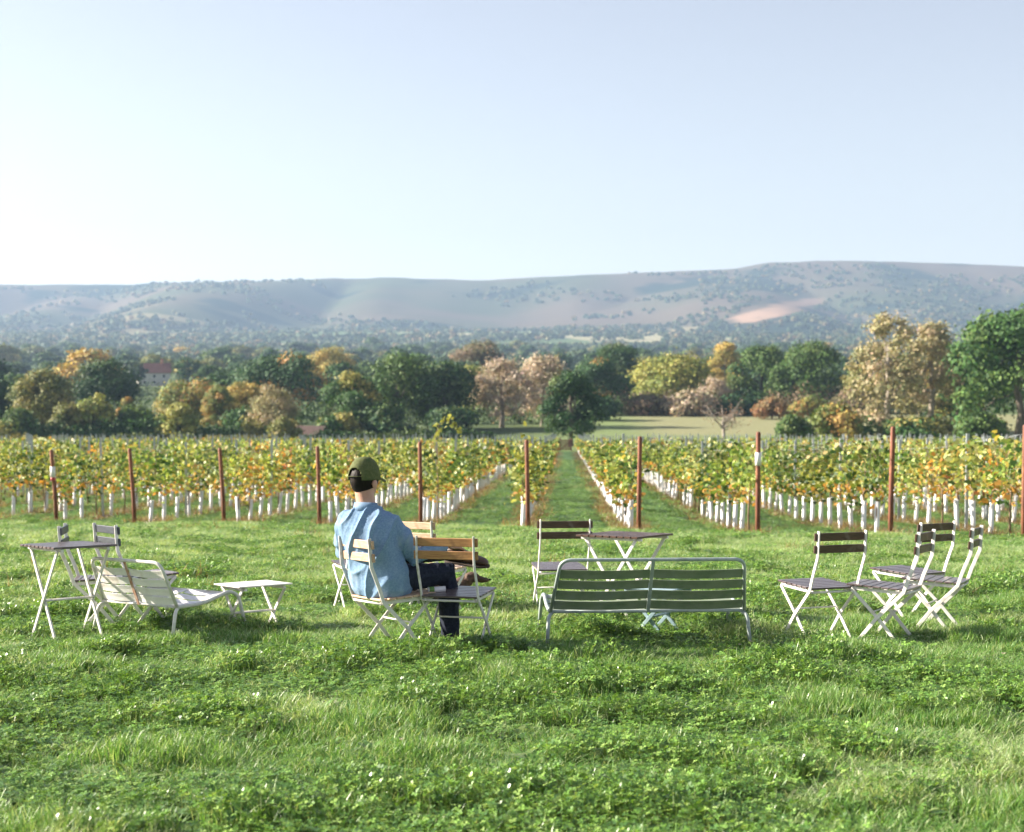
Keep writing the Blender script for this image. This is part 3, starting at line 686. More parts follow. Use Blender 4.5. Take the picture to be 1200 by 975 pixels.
# end posts
post_lab = ['leftmost rusty red end post with a white and red tag', 'thin rusty red end post, second from the left', 'rusty red end post between the left chair group and the man', 'rusty red end post just left of the man in the cap', 'rusty red end post just right of the man in the cap', 'leaf-covered rusty red end post left of the central grass path', 'rusty red end post right of the central grass path', 'rusty red end post with a white band, left of the right chairs', 'tallest orange-red end post behind the right chairs', 'rusty red end post at the right edge of the vineyard']
for i, (px, D) in enumerate(POSTS):
    x = PX(px, D); z = gz(x, D); top = [527, 525.5, 525, 523, 518, 515.5, 511.5, 506, 500, 498][i]
    h = ztop(top, D) - z; e = empty('end_post', (x, D, z), label=post_lab[i], cat='post', group='red end posts of the vine rows')
    lx = [-.11, -.11, -.09, -.04, -.02, -.03, .02, .0, .03, .0][i]
    bm = bmesh.new(); tube(bm, [(0, 0, -.3), (lx * .3, .02, h * .33), (lx * .66, .01, h * .67), (lx, 0, h - .03), (lx, 0, h)], [.045, .045, .043, .042, .033], 12)
    bm_obj('pole', bm, M['post_red'], e, smooth_=True)
    if i in (0, 7):
        zz = h * (.70 if i == 0 else .74)
        bm = bmesh.new(); tube(bm, [(lx * .72, .005, zz - .12), (lx * .76, .005, zz + .12)], .056, 12); bm_obj('band', bm, M['white_tag'], e, smooth_=True)
        if i == 0: bm = bmesh.new(); tube(bm, [(lx * .66, .005, zz - .20), (lx * .72, .005, zz - .125)], .056, 12); bm_obj('band', bm, M['red_tag'], e, smooth_=True, label='red band under the white tag')
    for hz2 in (.92, .62):
        bm = bmesh.new(); wp = [(lx * .9, .045, h * hz2)] + [(ROWK * q, q, gz(x + ROWK * q, D + q) - z + 1.9 * hz2 - .08) for q in range(6, 79, 6)]; tube(bm, wp, .0025, 4); bm_obj('trellis_wire', bm, M['post_grey'], e)
# galvanised line posts
bm = bmesh.new()
for a in (0,): 
    box(bm, (0, 0, .86), (.055, .008, 2.16)); box(bm, (-.0255, .019, .86), (.006, .03, 2.16)); box(bm, (.0255, .019, .86), (.006, .03, 2.16))
GP = mesh_of(bm, 'line_post', M['post_grey'], False)
for d, x, r_i in greys[:290]:
    o = obj('line_post', GP, label='slim galvanised grey trellis post standing among the vines', cat='post', group='grey trellis posts'); o.location = (x, d, gz(x, d)); o.rotation_euler = (rg.normal(0, .015), rg.normal(0, .015), 0); o.scale = (1.0, 1.0, rg.uniform(.95, 1.04))
if greys[290:]:
    tv = []
    for d, x, r_i in greys[290:]:
        z = gz(x, d); s = .026
        for (ax, ay), (bx, by) in (((-s, -s), (s, -s)), ((s, -s), (s, s)), ((s, s), (-s, s)), ((-s, s), (-s, -s))): tv += [(x + ax, d + ay, z), (x + bx, d + by, z), (x + bx, d + by, z + 1.75), (x + ax, d + ay, z + 1.75)]
    obj('far_line_posts', fast_mesh('far_line_posts', tv, 4, M['post_grey']), kind='stuff', label='rank of grey trellis posts at the back of the vineyard', cat='posts')
# shoots that stand up above the rows
def shoot(px, D, top, arch, seed, label):
    r_ = np.random.default_rng(seed); x = PX(px, D); z = gz(x, D); h = ztop(top, D) - z
    e = empty('grapevine', (x, D, z), label=label, cat='grapevine', group='grapevines on the trellis')
    pts = [Vector((0, 0, 0)), Vector((.02, 0, 1.0)), Vector((-.03, 0, h * .86)), Vector((.05 * arch, 0, h * .97)), Vector((.25 * arch, 0, h)), Vector((.42 * arch, 0, h - .10)), Vector((.48 * arch, 0, h - .26))]
    if not arch: pts = pts[:4]
    bm = bmesh.new(); tube(bm, pts, [.018, .012, .006, .005, .004, .004, .003][:len(pts)], 5); bm_obj('trunk', bm, M['vine_bark'], e)
    P = []
    for a, b in zip(pts[1:], pts[2:]):
        for k in range(9 if b.z > 1.6 else 70): P.append(list(a.lerp(b, r_.random())))
    P = np.array(P) + r_.normal(0, 1, (len(P), 3)) * np.where(np.array(P)[:, 2:3] > 1.8, .045, .16)
    c = np.array([(.36, .38, .10)]) * r_.uniform(.6, 1.2, (len(P), 1)); obj('foliage', fast_mesh('foliage', leaf_hex(P, .12, r_), 8, M['vine_leaf'], c), e)
shoot(512, 32.6, 493, 1.0, 3, 'vine with a tall arching shoot of pale leaves, right of the man')
shoot(64, 35.3, 517, 0, 4, 'vine shoot sticking up beside the leftmost tagged post')
shoot(617.5, 30.7, 513, 0, 5, 'leafy vine wrapped round the post left of the central path')

# ------------------------------------------------------------------ bistro chairs
CHAIRS = {}
def bistro_chair(wood_back, wood_seat, metal):
    e = empty('bistro_chair', (0, 0, 0), cat='chair', group='folding bistro chairs')
    H = .848; hw = .20
    for s in (-1, 1):
        bm = bmesh.new(); x = s * hw
        poly_bar(bm, [(x, -.30, H), (x, -.285, .66), (x, -.225, .52), (x, -.19, .42), (x, .0, .235), (x, .205, -.02)], .026, .010)
        bm_obj('back_frame', bm, metal, e, bevel=.002)
        bm = bmesh.new(); xi = s * (hw - .014)
        poly_bar(bm, [(xi, .19, .435), (xi, .0, .235), (xi, -.21, -.02)], .024, .010)
        bm_obj('leg', bm, metal, e, bevel=.002)
        bm = bmesh.new(); bar(bm, (s * (hw - .028), -.20, .413), (s * (hw - .028), .205, .437), .022, .008); bm_obj('seat_rail', bm, metal, e)
    bm = bmesh.new(); yb = lambda z: -.30 + (H - z) * .088
    for z0 in (.806, .720): 
        bar(bm, (-.225, yb(z0) + .0125, z0), (.225, yb(z0) + .0125, z0), .056, .015, (0, 1, .09))
    bm_obj('backrest', bm, wood_back, e, bevel=.003)
    bm = bmesh.new()
    for k in range(7):
        y = -.185 + k * .063; wdt = .405 if 0 < k < 6 else .39
        bar(bm, (-wdt / 2, y, .438 + .06 * (y + .185)), (wdt / 2, y, .438 + .06 * (y + .185)), .054, .014, (0, -.06, 1))
    bm_obj('seat', bm, wood_seat, e, bevel=.003)
    bm = bmesh.new(); tube(bm, [(-hw + .006, -.195, .41), (hw - .006, -.195, .41)], .008, 8); bm_obj('stretcher', bm, metal, e, smooth_=True)
    bm = bmesh.new(); tube(bm, [(-hw + .02, .035, .275), (hw - .02, .035, .275)], .006, 8); bm_obj('stretcher', bm, metal, e, smooth_=True)
    return e
TILT = Matrix.Rotation(-.047, 3, 'X')
def stand(o, rz): o.rotation_euler = (TILT @ Matrix.Rotation(rz, 3, 'Z')).to_euler()
SINK = -.055   # feet pressed into the soft turf
def put(o, x, y, head, label, group=None, dz=0):
    """head: degrees the front turns to the right of straight away"""
    o.location = (x, y, gz(x, y) + dz + SINK); stand(o, R(-head)); o['label'] = label
    if group: o['group'] = group
# (back-joint px, D, heading, woods, label)
CH = [
 ('pale', 431, 10.28, 55, 'bistro chair with pale wooden back slats that the man sits on'),
 ('warm', 527, 10.22, 17, 'empty bistro chair with honey-brown slats beside the man, small cup on its seat'),
 ('pale2', 491, 12.2, 34, 'bistro chair with sunlit pale slats standing beyond the man'),
 ('dark', 432, 12.6, -25, 'bistro chair mostly hidden behind the man, dark seat edge showing on his left'),
 ('dark', 660, 12.3, -8, 'bistro chair with dark brown slats behind the long bench, by the folding table'),
 ('slate', 136, 11.65, 52, 'bistro chair with slate grey slats behind the left folding table and low lounge chair'),
 ('slate', 87, 11.55, 80, 'bistro chair seen edge-on behind the left folding table'),
 ('dark2', 979, 10.85, -24, 'dark-slatted bistro chair standing alone, nearest the bench in the right group'),
 ('dark2', 1071, 10.85, -60, 'dark-slatted bistro chair in front of the overlapping pair in the right group'),
 ('dark2', 1089, 12.0, -36, 'dark-slatted bistro chair at the back of the right group'),
 ('dark2', 1131, 11.35, -64, 'dark-slatted bistro chair furthest right in the group'),
]
protos = {'pale': bistro_chair(M['wood_pale'], M['wood_pale'], M['cream_metal']), 'warm': bistro_chair(M['wood_warm'], M['wood_seat'], M['cream_metal']),
          'dark': bistro_chair(M['wood_dark'], M['wood_seat'], M['white_metal']), 'slate': bistro_chair(M['wood_slate'], M['wood_seat'], M['white_metal'])}
note_kids(); used = set()
for key, px, D, hd, lab in CH:
    k = {'pale2': 'pale', 'dark2': 'dark'}.get(key, key)
    o = protos[k] if k not in used else copy_tree(protos[k]); used.add(k)
    th = R(hd); x = PX(px, D); y = D      # joint centre -> chair origin
    put(o, x + .19 * math.sin(th), y + .19 * math.cos(th), hd, lab, dz=-.012 if key == 'pale' else 0)
bpy.context.view_layer.update()

# ------------------------------------------------------------------ folding tables
def folding_table(sx, sy, h, top_m, metal, slats=True, name='folding_table'):
    e = empty(name, (0, 0, 0), cat='table', group='folding garden tables')
    bm = bmesh.new()
    if slats:
        n = 9; pw = sy / n
        for k in range(n): box(bm, (0, -sy / 2 + (k + .5) * pw, h - .008), (sx, pw - .010, .016))
    else:
        box(bm, (0, 0, h - .005), (sx, sy, .010))
    bm_obj('tabletop', bm, top_m, e, bevel=.002)
    bm = bmesh.new()
    for s in (-1, 1): bar(bm, (s * sx * .36, -sy / 2 + .01, h - .027), (s * sx * .36, sy / 2 - .01, h - .027), .02, .02, (1, 0, 0))
    bm_obj('top_rail', bm, metal, e)
    for s in (-1, 1):
        for q in (-1, 1):
            bm = bmesh.new(); x = s * sx * .40 - (q > 0) * s * .016
            bar(bm, (x, q * sy * .41, h - .03), (x, -q * sy * .41, -.02), .026, .012, (1, 0, 0)); bm_obj('leg', bm, metal, e, bevel=.002)
    for q in (-1, 1):
        bm = bmesh.new(); tube(bm, [(-sx * .37, q * sy * .04, h * .47), (sx * .37, q * sy * .04, h * .47)], .007, 8); bm_obj('stretcher', bm, metal, e, smooth_=True)
    return e
def put_table(t, px, D, rot, lab, dz=0): x = PX(px, D); t.location = (x, D, gz(x, D) + dz + SINK); stand(t, R(rot)); t['label'] = lab
put_table(folding_table(.50, .50, .74, M['wood_seat'], M['cream_metal']), 77, 11.0, 45, 'folding slatted table with crossed white legs at the far left')
put_table(folding_table(.57, .57, .735, M['wood_dark'], M['white_metal']), 733, 12.15, 55, 'folding slatted table standing behind the long bench')
put_table(folding_table(.47, .36, .40, M['white_metal'], M['white_metal'], False, 'low_table'), 295, 11.6, 42, 'low white metal folding table beside the reclined lounge chair')
put_table(folding_table(.42, .42, .40, M['shaded_metal'], M['shaded_metal'], False, 'low_table'), 772, 11.35, 60, 'low metal table with bluish shade painted in, whose crossed legs show under the long bench')

# ------------------------------------------------------------------ low tubular seats
def low_seat(name, W, frame_m, slat_m, strip_m, trap=.03, T=(-.24, .675)):
    """front is +Y; rear joint at y=0"""
    e = empty(name, (0, 0, 0)); h = W / 2
    Rj = (0, .30)
    bm = bmesh.new(); k = h - trap
    pts = fillet([(h, Rj[0], Rj[1]), (k, T[0], T[1]), (-k, T[0], T[1]), (-h, Rj[0], Rj[1])], .075, 8); tube(bm, pts, .0125, 12)
    bm_obj('back_frame', bm, frame_m, e, smooth_=True)
    bm = bmesh.new(); tube(bm, [(-h, 0, .30), (h, 0, .30)], .0115, 12); tube(bm, [(-h, .50, .355), (h, .50, .355)], .0115, 12); bm_obj('cross_tube', bm, frame_m, e, smooth_=True)
    for s in (-1, 1):
        bm = bmesh.new(); tube(bm, fillet([(s * h, 0, .30), (s * h, .24, .305), (s * h, .50, .375), (s * (h + .01), .58, .34), (s * (h + .03), .68, -.02)], .09, 6), .0135, 12)
        bm_obj('leg', bm, frame_m, e, smooth_=True)
        bm = bmesh.new(); tube(bm, fillet([(s * (h - .02), .03, .297), (s * (h + .015), -.03, .27), (s * (h + .035), -.09, -.02)], .06, 6), .0130, 12)
        bm_obj('leg', bm, frame_m, e, smooth_=True)
    def slat(bm, p, q, w, along, sag, th=.004, n=8):
        # gently bowed slat between p and q; 'along' = slat width direction
        p, q, a = Vector(p), Vector(q), Vector(along).normalized(); nn = (q - p).normalized().cross(a).normalized(); rings = []
        for i in range(n + 1):
            t = i / n; c = p.lerp(q, t) + nn * (sag * math.sin(math.pi * t)); row = []
            for u, v in ((-1, -1), (0, -1.9), (1, -1), (1, 1), (0, .1), (-1, 1)): row.append(bm.verts.new(c + a * (u * w / 2) + nn * (v * th / 2)))
            rings.append(row)
        for a_, b_ in zip(rings, rings[1:]):
            for j in range(6): bm.faces.new((a_[j], a_[(j + 1) % 6], b_[(j + 1) % 6], b_[j]))
        bm.faces.new(rings[0][::-1]); bm.faces.new(rings[-1])
    bm = bmesh.new(); d = Vector((0, T[0] - Rj[0], T[1] - Rj[1])); along = d.normalized()
    for i in range(4):
        t = .135 + i * .2; c = Vector((0, Rj[0], Rj[1])) + d * t; sw = d.length * .163; wi = h - trap * t
        for a_, b_ in ((-wi + .012, -.012), (.012, wi - .012)): slat(bm, (a_, c.y, c.z), (b_, c.y, c.z), sw, along, .014)
    bm_obj('backrest', bm, slat_m, e, smooth_=False)
    bm = bmesh.new()
    for i in range(5):
        y = .055 + i * .098; z = np.interp(y, [0, .24, .5], [.30, .308, .365]) + .002; sl = Vector((0, 1, .05 if y < .24 else .22))
        for a_, b_ in ((-h + .014, -.012), (.012, h - .014)): slat(bm, (b_, y, z), (a_, y, z), .080, sl, .014)
    bm_obj('seat', bm, slat_m, e)
    bm = bmesh.new(); o = Vector((0, -.006, -.004)); poly_bar(bm, [Vector((0, T[0], T[1])) + o, Vector((0, Rj[0], Rj[1])) + o * 1.4], .006, .024); bm_obj('centre_strip', bm, strip_m, e)
    return e
b = low_seat('garden_bench', 1.355, M['bench_frame'], M['bench_slat'], M['bench_frame'], .05); tag(b, 'long low green metal bench with its back to the camera', 'bench')
x = PX(760, 10.62); b.location = (x, 10.62, gz(x, 10.62) + SINK); stand(b, R(4))
l = low_seat('lounge_chair', .80, M['cream_metal'], M['lounge_slat'], M['rust_strip'], .025, (-.14, .622)); tag(l, 'low reclined white metal lounge chair facing right, beside the low white table', 'lounge chair')
x = PX(161, 11.1); l.location = (x, 11.1, gz(x, 11.1) + SINK); stand(l, R(-36))

# cup on the chair seat
def cup():
    x, y = PX(510.5, 10.38), 10.42; e = empty('cup', (x, y, gz(x, y) + .468 + SINK), R(12), label='small pale tumbler with a green band lying on the honey-brown chair seat', cat='cup')
    bm = bmesh.new(); n = 16; rings = []
    prof = [(-.060, .001), (-.060, .018), (.062, .023), (.062, .020), (-.050, .015), (-.050, .001)]
    for yy, r in prof: rings.append([bm.verts.new((yy, r * math.cos(2 * math.pi * j / n), r * math.sin(2 * math.pi * j / n))) for j in range(n)])
    for a_, b_ in zip(rings, rings[1:]):
        for j in range(n): bm.faces.new((a_[j], a_[(j + 1) % n], b_[(j + 1) % n], b_[j]))
    bm_obj('body', bm, surf('cup_pale', (.62, .60, .62), (.7, .68, .7), 10, .3), e, smooth_=True)
    bm = bmesh.new(); tube(bm, [(-.048, 0, 0), (-.015, 0, 0)], [.0196, .0212], 16, cap=False); bm_obj('band', bm, surf('cup_green', (.10, .22, .05), (.16, .3, .08), 10, .4), e, smooth_=True)
cup()

# ------------------------------------------------------------------ the seated man and the dog
from mathutils import noise as mnoise
def loft(bm, rings, n=20, p=2.0):
    """rings: (centre, u half-axis vector, v half-axis vector)"""
    out = []
    for c, u, v in rings:
        c, u, v = Vector(c), Vector(u), Vector(v); r = []
        for j in range(n):
            t = 2 * math.pi * j / n; a, b = math.cos(t), math.sin(t)
            r.append(bm.verts.new(c + u * (math.copysign(abs(a) ** (2 / p), a)) + v * (math.copysign(abs(b) ** (2 / p), b))))
        out.append(r)
    for a, b in zip(out, out[1:]):
        for j in range(n): bm.faces.new((a[j], a[(j + 1) % n], b[(j + 1) % n], b[j]))
    bm.faces.new(out[0][::-1]); bm.faces.new(out[-1])
def limb(bm, pts, rad, n=16, caps=True):
    """round limb with closed rounded ends"""
    pts = [Vector(p) for p in pts]; d0 = (pts[1] - pts[0]).normalized(); d1 = (pts[-1] - pts[-2]).normalized()
    P = [pts[0] - d0 * rad[0] * .8] + pts + [pts[-1] + d1 * rad[-1] * .8]; Q = [rad[0] * .45] + list(rad) + [rad[-1] * .45]
    tube(bm, P, Q, n)
def ellipsoid(bm, c, ax, rot=None, sub=3):
    m = Matrix.Translation(c) @ (rot.to_4x4() if rot else Matrix.Identity(4)) @ Matrix.Diagonal((*ax, 1))
    bmesh.ops.create_icosphere(bm, subdivisions=sub, radius=1, matrix=m)
def remeshed(name, bm, voxel, mats, parent, smooth_it=4, disp=None, **k):
    bmesh.ops.recalc_face_normals(bm, faces=bm.faces)
    me = bpy.data.meshes.new('tmp'); bm.to_mesh(me); bm.free(); o = bpy.data.objects.new('tmp', me); COL.objects.link(o)
    md = o.modifiers.new('r', 'REMESH'); md.mode = 'VOXEL'; md.voxel_size = voxel
    if smooth_it: s = o.modifiers.new('s', 'SMOOTH'); s.factor = .5; s.iterations = smooth_it
    dg = bpy.context.evaluated_depsgraph_get(); new = bpy.data.meshes.new_from_object(o.evaluated_get(dg))
    bpy.data.objects.remove(o); bpy.data.meshes.remove(me); new.name = name
    if disp:
        new.update(); nr = [v.normal.copy() for v in new.vertices]
        for v, n in zip(new.vertices, nr): v.co = v.co + n * disp(v.co)
    new.polygons.foreach_set('use_smooth', [True] * len(new.polygons)); new.materials.clear()
    for m in mats: new.materials.append(m)
    return obj(name, new, parent, **k)
def frame(yaw):   # yaw degrees to the right of straight away
    t = R(yaw); return Vector((math.cos(t), -math.sin(t), 0)), Vector((math.sin(t), math.cos(t), 0)), Vector((0, 0, 1))
M['skin'] = surf('skin', (.46, .25, .17), (.58, .34, .25), 9, .5, c3=(.55, .26, .19), s3=6)
M['skin'].node_tree.nodes['Principled BSDF'].inputs['Subsurface Weight'].default_value = .08
M['hair'] = surf('hair', (.008, .006, .005), (.018, .013, .011), 60, .55, stretch=(1, 1, .2), bump=.5)
M['hair'].node_tree.nodes['Principled BSDF'].inputs['Specular IOR Level'].default_value = .15
M['denim_shirt'] = surf('denim_shirt', (.145, .245, .39), (.22, .33, .47), 90, .85, bump=.15, detail=6, c3=(.27, .37, .50), s3=7, spec=.15)
M['jeans'] = surf('jeans', (.012, .016, .030), (.026, .032, .055), 70, .85, bump=.15, spec=.2)
M['cap_cloth'] = surf('cap_cloth', (.085, .10, .04), (.13, .145, .062), 70, .85, bump=.2, c3=(.08, .11, .045), s3=14, spec=.15)
M['shoe'] = surf('shoe_leather', (.035, .016, .009), (.085, .038, .018), 14, .45, bump=.1, c3=(.03, .015, .01), s3=8)
M['sole'] = surf('shoe_sole', (.03, .02, .015), (.07, .045, .03), 20, .8)
def person():
    ox, oy = -.86, 10.38
    e0 = Vector((ox, oy, gz(ox, oy)))
    def W(x, y, z): return Vector((x - ox, y - oy, z))
    rh, fh, up = frame(34); hc = W(-1.006, 10.41, 1.232)
    LS, LE, LW = W(-1.128, 10.442, .945), W(-1.175, 10.60, .735), W(-1.0, 10.80, .765)
    RS, RE, RW = W(-.812, 10.315, .945), W(-.650, 10.36, .715), W(-.455, 10.52, .775)
    RH, RK, RA = W(-.815, 10.33, .565), W(-.445, 10.57, .585), W(-.425, 10.585, .12)
    LH, LK, LA = W(-.925, 10.46, .57), W(-.800, 10.87, .685), W(-.395, 10.61, .735)
    # body: one continuous figure
    bm = bmesh.new()
    rt, ft, _ = frame(24)
    loft(bm, [(W(-.985, 10.375, 1.00), rt * .072, ft * .066), (W(-.99, 10.385, 1.06), rt * .067, ft * .066), (W(-1.0, 10.40, 1.12), rt * .066, ft * .068), (W(-1.008, 10.41, 1.2), rt * .066, ft * .07)])
    ellipsoid(bm, hc + up * .015, (.085, .108, .118), Matrix((rh, fh, up)).transposed())
    ellipsoid(bm, hc + fh * .022 - up * .052, (.066, .076, .072), Matrix((rh, fh, up)).transposed())      # jaw
    ellipsoid(bm, hc + fh * .076 - up * .093, (.022, .018, .016))                                         # chin
    limb(bm, [hc + fh * .094 + up * .022, hc + fh * .112 - up * .012, hc + fh * .118 - up * .026], [.009, .012, .014], 10)   # nose
    for s in (-1, 1):
        ellipsoid(bm, hc + fh * .119 * .9 + rh * s * .013 - up * .028, (.009, .009, .007), sub=2)
        ellipsoid(bm, hc + rh * s * .096 - fh * .004 - up * .026, (.014, .024, .035), Matrix((rh, fh, up)).transposed(), 2)  # ears
        limb(bm, [hc + rh * s * .012 + fh * .090 + up * .034, hc + rh * s * .048 + fh * .078 + up * .036], [.007, .006], 8)    # brows
    limb(bm, [hc + fh * .100 - rh * .022 - up * .058, hc + fh * .106 - up * .056, hc + fh * .100 + rh * .022 - up * .058], [.005, .008, .005], 8)
    loft(bm, [(W(-.89, 10.38, .50), rt * .15, ft * .11), (W(-.91, 10.365, .7), rt * .14, ft * .10), (W(-.955, 10.365, .88), rt * .16, ft * .10), (W(-.975, 10.375, .97), rt * .15, ft * .08), (W(-.985, 10.38, 1.02), rt * .08, ft * .06)], p=2.4)
    for S, E, Wr in ((LS, LE, LW), (RS, RE, RW)): limb(bm, [S, S.lerp(E, .5), E, E.lerp(Wr, .35), Wr], [.050, .045, .038, .038, .026])
    for Hh, K, A in ((LH, LK, LA), (RH, RK, RA)): limb(bm, [Hh, Hh.lerp(K, .5), K, K.lerp(A, .35), A], [.075, .065, .050, .050, .032])
    def hand(wr, d, side, palm_n, curl):
        """d: pointing direction, side: towards the thumb, palm_n: palm faces this way"""
        d, side, pn = d.normalized(), side.normalized(), palm_n.normalized()
        loft(bm, [(wr, side * .026, pn * .018), (wr + d * .03, side * .034, pn * .016), (wr + d * .085, side * .041, pn * .013), (wr + d * .098, side * .038, pn * .010)], 14, 2.6)
        for k, (off, ln) in enumerate(((.030, .072), (.010, .080), (-.011, .074), (-.031, .058))):
            p = wr + d * .085 + side * off; dd = d.copy(); pts = [p]
            for seg, a in ((.45, curl), (.32, curl * 1.3), (.23, curl * 1.0)):
                dd = (dd * math.cos(a) + pn * math.sin(a)).normalized(); pts.append(pts[-1] + dd * ln * seg); pn2 = pn
            limb(bm, pts, [.0092, .0088, .008, .0068], 10)
        p = wr + d * .025 + side * .026; q = p + (side * .75 + d * .65).normalized() * .038; r_ = q + (d * .9 + side * .25 + pn * .35).normalized() * .032
        limb(bm, [p, q, r_], [.0135, .011, .0085], 10)
    hand(RW + Vector((.018, .012, -.002)), Vector((.75, .55, -.12)), Vector((-.55, .75, .1)), Vector((0, .1, -1)), .42)
    hand(LW + Vector((.02, .008, 0)), Vector((.80, .15, -.25)), Vector((.1, -.8, 0)), Vector((-.1, 0, -1)), .40)
    o = remeshed('person', bm, .0055, [M['skin']], None, 3); o.location = e0 + Vector((0, 0, -.02 + SINK)); stand(o, 0)
    tag(o, 'man seen from behind in olive cap and blue denim shirt, sitting with one leg crossed', 'person')
    # eyes
    for s in (-1, 1):
        bm = bmesh.new(); ellipsoid(bm, hc + rh * s * .031 + fh * .090 + up * .010, (.0115, .0115, .0115), sub=2)
        bm_obj('eye', bm, M['white_tag'], o, smooth_=True)
    # hair: shell over the back and sides of the head
    bm = bmesh.new(); n1, n2 = 44, 24; g = {}
    for i in range(n1 + 1):
        for j in range(n2 + 1):
            az = R(-128 + 256 * i / n1); ph = R(-52 + 138 * j / n2)
            lowr = R(-52 + 34 * (abs(az) / R(128)) ** 1.4); ph = max(ph, lowr)
            d = rh * math.sin(az) * math.cos(ph) * .090 - fh * math.cos(az) * math.cos(ph) * .111 + up * math.sin(ph) * .122
            g[i, j] = bm.verts.new(hc + up * .013 + d * (1 + .012 * mnoise.noise(d * 90)))
    for i in range(n1):
        for j in range(n2):
            try: bm.faces.new((g[i, j], g[i + 1, j], g[i + 1, j + 1], g[i, j + 1]))
            except Exception: pass
    bmesh.ops.remove_doubles(bm, verts=bm.verts, dist=.0004)
    bm_obj('hair', bm, M['hair'], o, smooth_=True)
    # cap
    bm = bmesh.new(); n1, n2 = 72, 22; g = {}; cc = hc + up * .016
    for i in range(n1):
        for j in range(n2 + 1):
            az = 2 * math.pi * i / n1; t = j / n2; ph = R(-6 + 96 * t)
            rr = 1 + .014 * abs(math.cos(az * 3)) ** .35 * max(0, math.cos(ph)) - .014 + .006 * mnoise.noise(Vector((math.sin(az) * 3, math.cos(az) * 3, t * 4)))
            g[i, j] = bm.verts.new(cc + rh * math.sin(az) * math.cos(ph) ** .82 * .098 * rr + fh * math.cos(az) * math.cos(ph) ** .82 * .119 * rr + up * math.sin(ph) * .140)
    for i in range(n1):
        for j in range(n2):
            az = ((i + .5) / n1 * 360 + 180) % 360 - 180; back = 180 - abs(az)
            if back < 36 and (-6 + 96 * (j + .5) / n2) < 30 * math.sqrt(max(0, 1 - (back / 36) ** 2)): continue
            bm.faces.new((g[i, j], g[(i + 1) % n1, j], g[(i + 1) % n1, j + 1], g[i, j + 1]))
    bmesh.ops.remove_doubles(bm, verts=bm.verts, dist=.0004)
    for v in [v for v in bm.verts if not v.link_faces]: bm.verts.remove(v)
    cp = bm_obj('cap', bm, M['cap_cloth'], o, smooth_=True); sm = cp.modifiers.new('s', 'SOLIDIFY'); sm.thickness = .004; sm.offset = 1
    bm = bmesh.new(); g = {}
    for i in range(21):
        for j in range(7):
            a = R(-58 + 116 * i / 20); t = j / 6; rr = 1 + .0
            p = cc + rh * math.sin(a) * (.097 + .012 * t) + fh * (math.cos(a) * .116 + t * .070 * math.cos(a) ** .6) + up * (.006 - .020 * t - .024 * (math.sin(a) ** 2) * t)
            g[i, j] = bm.verts.new(p)
    for i in range(20):
        for j in range(6): bm.faces.new((g[i, j], g[i + 1, j], g[i + 1, j + 1], g[i, j + 1]))
    br = bm_obj('brim', bm, M['cap_cloth'], cp, smooth_=True); sm = br.modifiers.new('s', 'SOLIDIFY'); sm.thickness = .005
    bm = bmesh.new(); ellipsoid(bm, cc + up * .141, (.008, .008, .005), sub=2); bm_obj('button', bm, M['cap_cloth'], cp, smooth_=True)
    bm = bmesh.new(); pts = []
    for k in range(13):
        a = R(180 - 38 + 76 * k / 12); pts.append(cc + rh * math.sin(a) * .100 + fh * math.cos(a) * .1215 + up * .012)
    poly_bar(bm, pts, .016, .003, up); bm_obj('strap', bm, M['cap_cloth'], cp)
    # shirt
    bm = bmesh.new(); R_ = []
    for x, y, z, a, b, yaw in ((-.885, 10.375, .455, .205, .150, 45), (-.885, 10.372, .50, .222, .168, 42), (-.895, 10.36, .57, .214, .160, 38), (-.912, 10.348, .66, .200, .148, 33), (-.932, 10.342, .76, .197, .142, 28), (-.952, 10.345, .85, .204, .142, 25), (-.966, 10.355, .92, .218, .138, 24), (-.974, 10.368, .970, .222, .122, 23), (-.978, 10.372, 1.000, .202, .108, 23), (-.984, 10.378, 1.024, .160, .094, 23), (-.990, 10.384, 1.042, .098, .080, 23), (-.992, 10.386, 1.052, .078, .074, 23)):
        r_, f_, _ = frame(yaw); R_.append((W(x, y, z), r_ * a, f_ * b))
    loft(bm, R_, 28, 2.35)
    limb(bm, [LS, LS.lerp(LE, .5), LE, LE.lerp(LW, .5), LE.lerp(LW, .93)], [.066, .070, .062, .054, .043])
    limb(bm, [RS, RS.lerp(RE, .5), RE, RE.lerp(RW, .5), RE.lerp(RW, .90)], [.066, .071, .063, .053, .042])
    def folds(p):
        q = Vector((p.x * 1.1 - p.z * .35, p.y * .9, p.z * .30 + p.x * .25))
        a = 1 - abs(mnoise.noise(q * 7.5 + Vector((3, 1, 7)))) * 2
        b = 1 - abs(mnoise.noise(q * 15 + Vector((9, 4, 2)))) * 2
        c = mnoise.noise(p * 4.5)
        # soft crescents where the cloth hangs over the hips and behind the shoulder
        return .019 * max(0, a) ** 3 + .0035 * max(0, b) ** 2 + .010 * c - .008
    sh = remeshed('shirt', bm, .008, [M['denim_shirt']], o, 8, folds)
    # collar
    rt, ft, _ = frame(24); bm = bmesh.new(); ringv = []
    for zz, a, b, dz in ((1.030, .084, .078, 0), (1.080, .075, .073, .004), (1.083, .078, .076, .004), (1.026, .094, .088, -.004)):
        row = []
        for j in range(29):
            t = R(-150 + 300 * j / 28); row.append(bm.verts.new(W(-.993, 10.386, zz) + rt * math.sin(t) * a - ft * math.cos(t) * b + up * (dz - .012 * (1 - math.cos(t)) / 2)))
        ringv.append(row)
    for a, b in zip(ringv, ringv[1:]):
        for j in range(28): bm.faces.new((a[j], a[j + 1], b[j + 1], b[j]))
    cl = bm_obj('collar', bm, M['denim_shirt'], sh, smooth_=True); sm = cl.modifiers.new('s', 'SOLIDIFY'); sm.thickness = .003
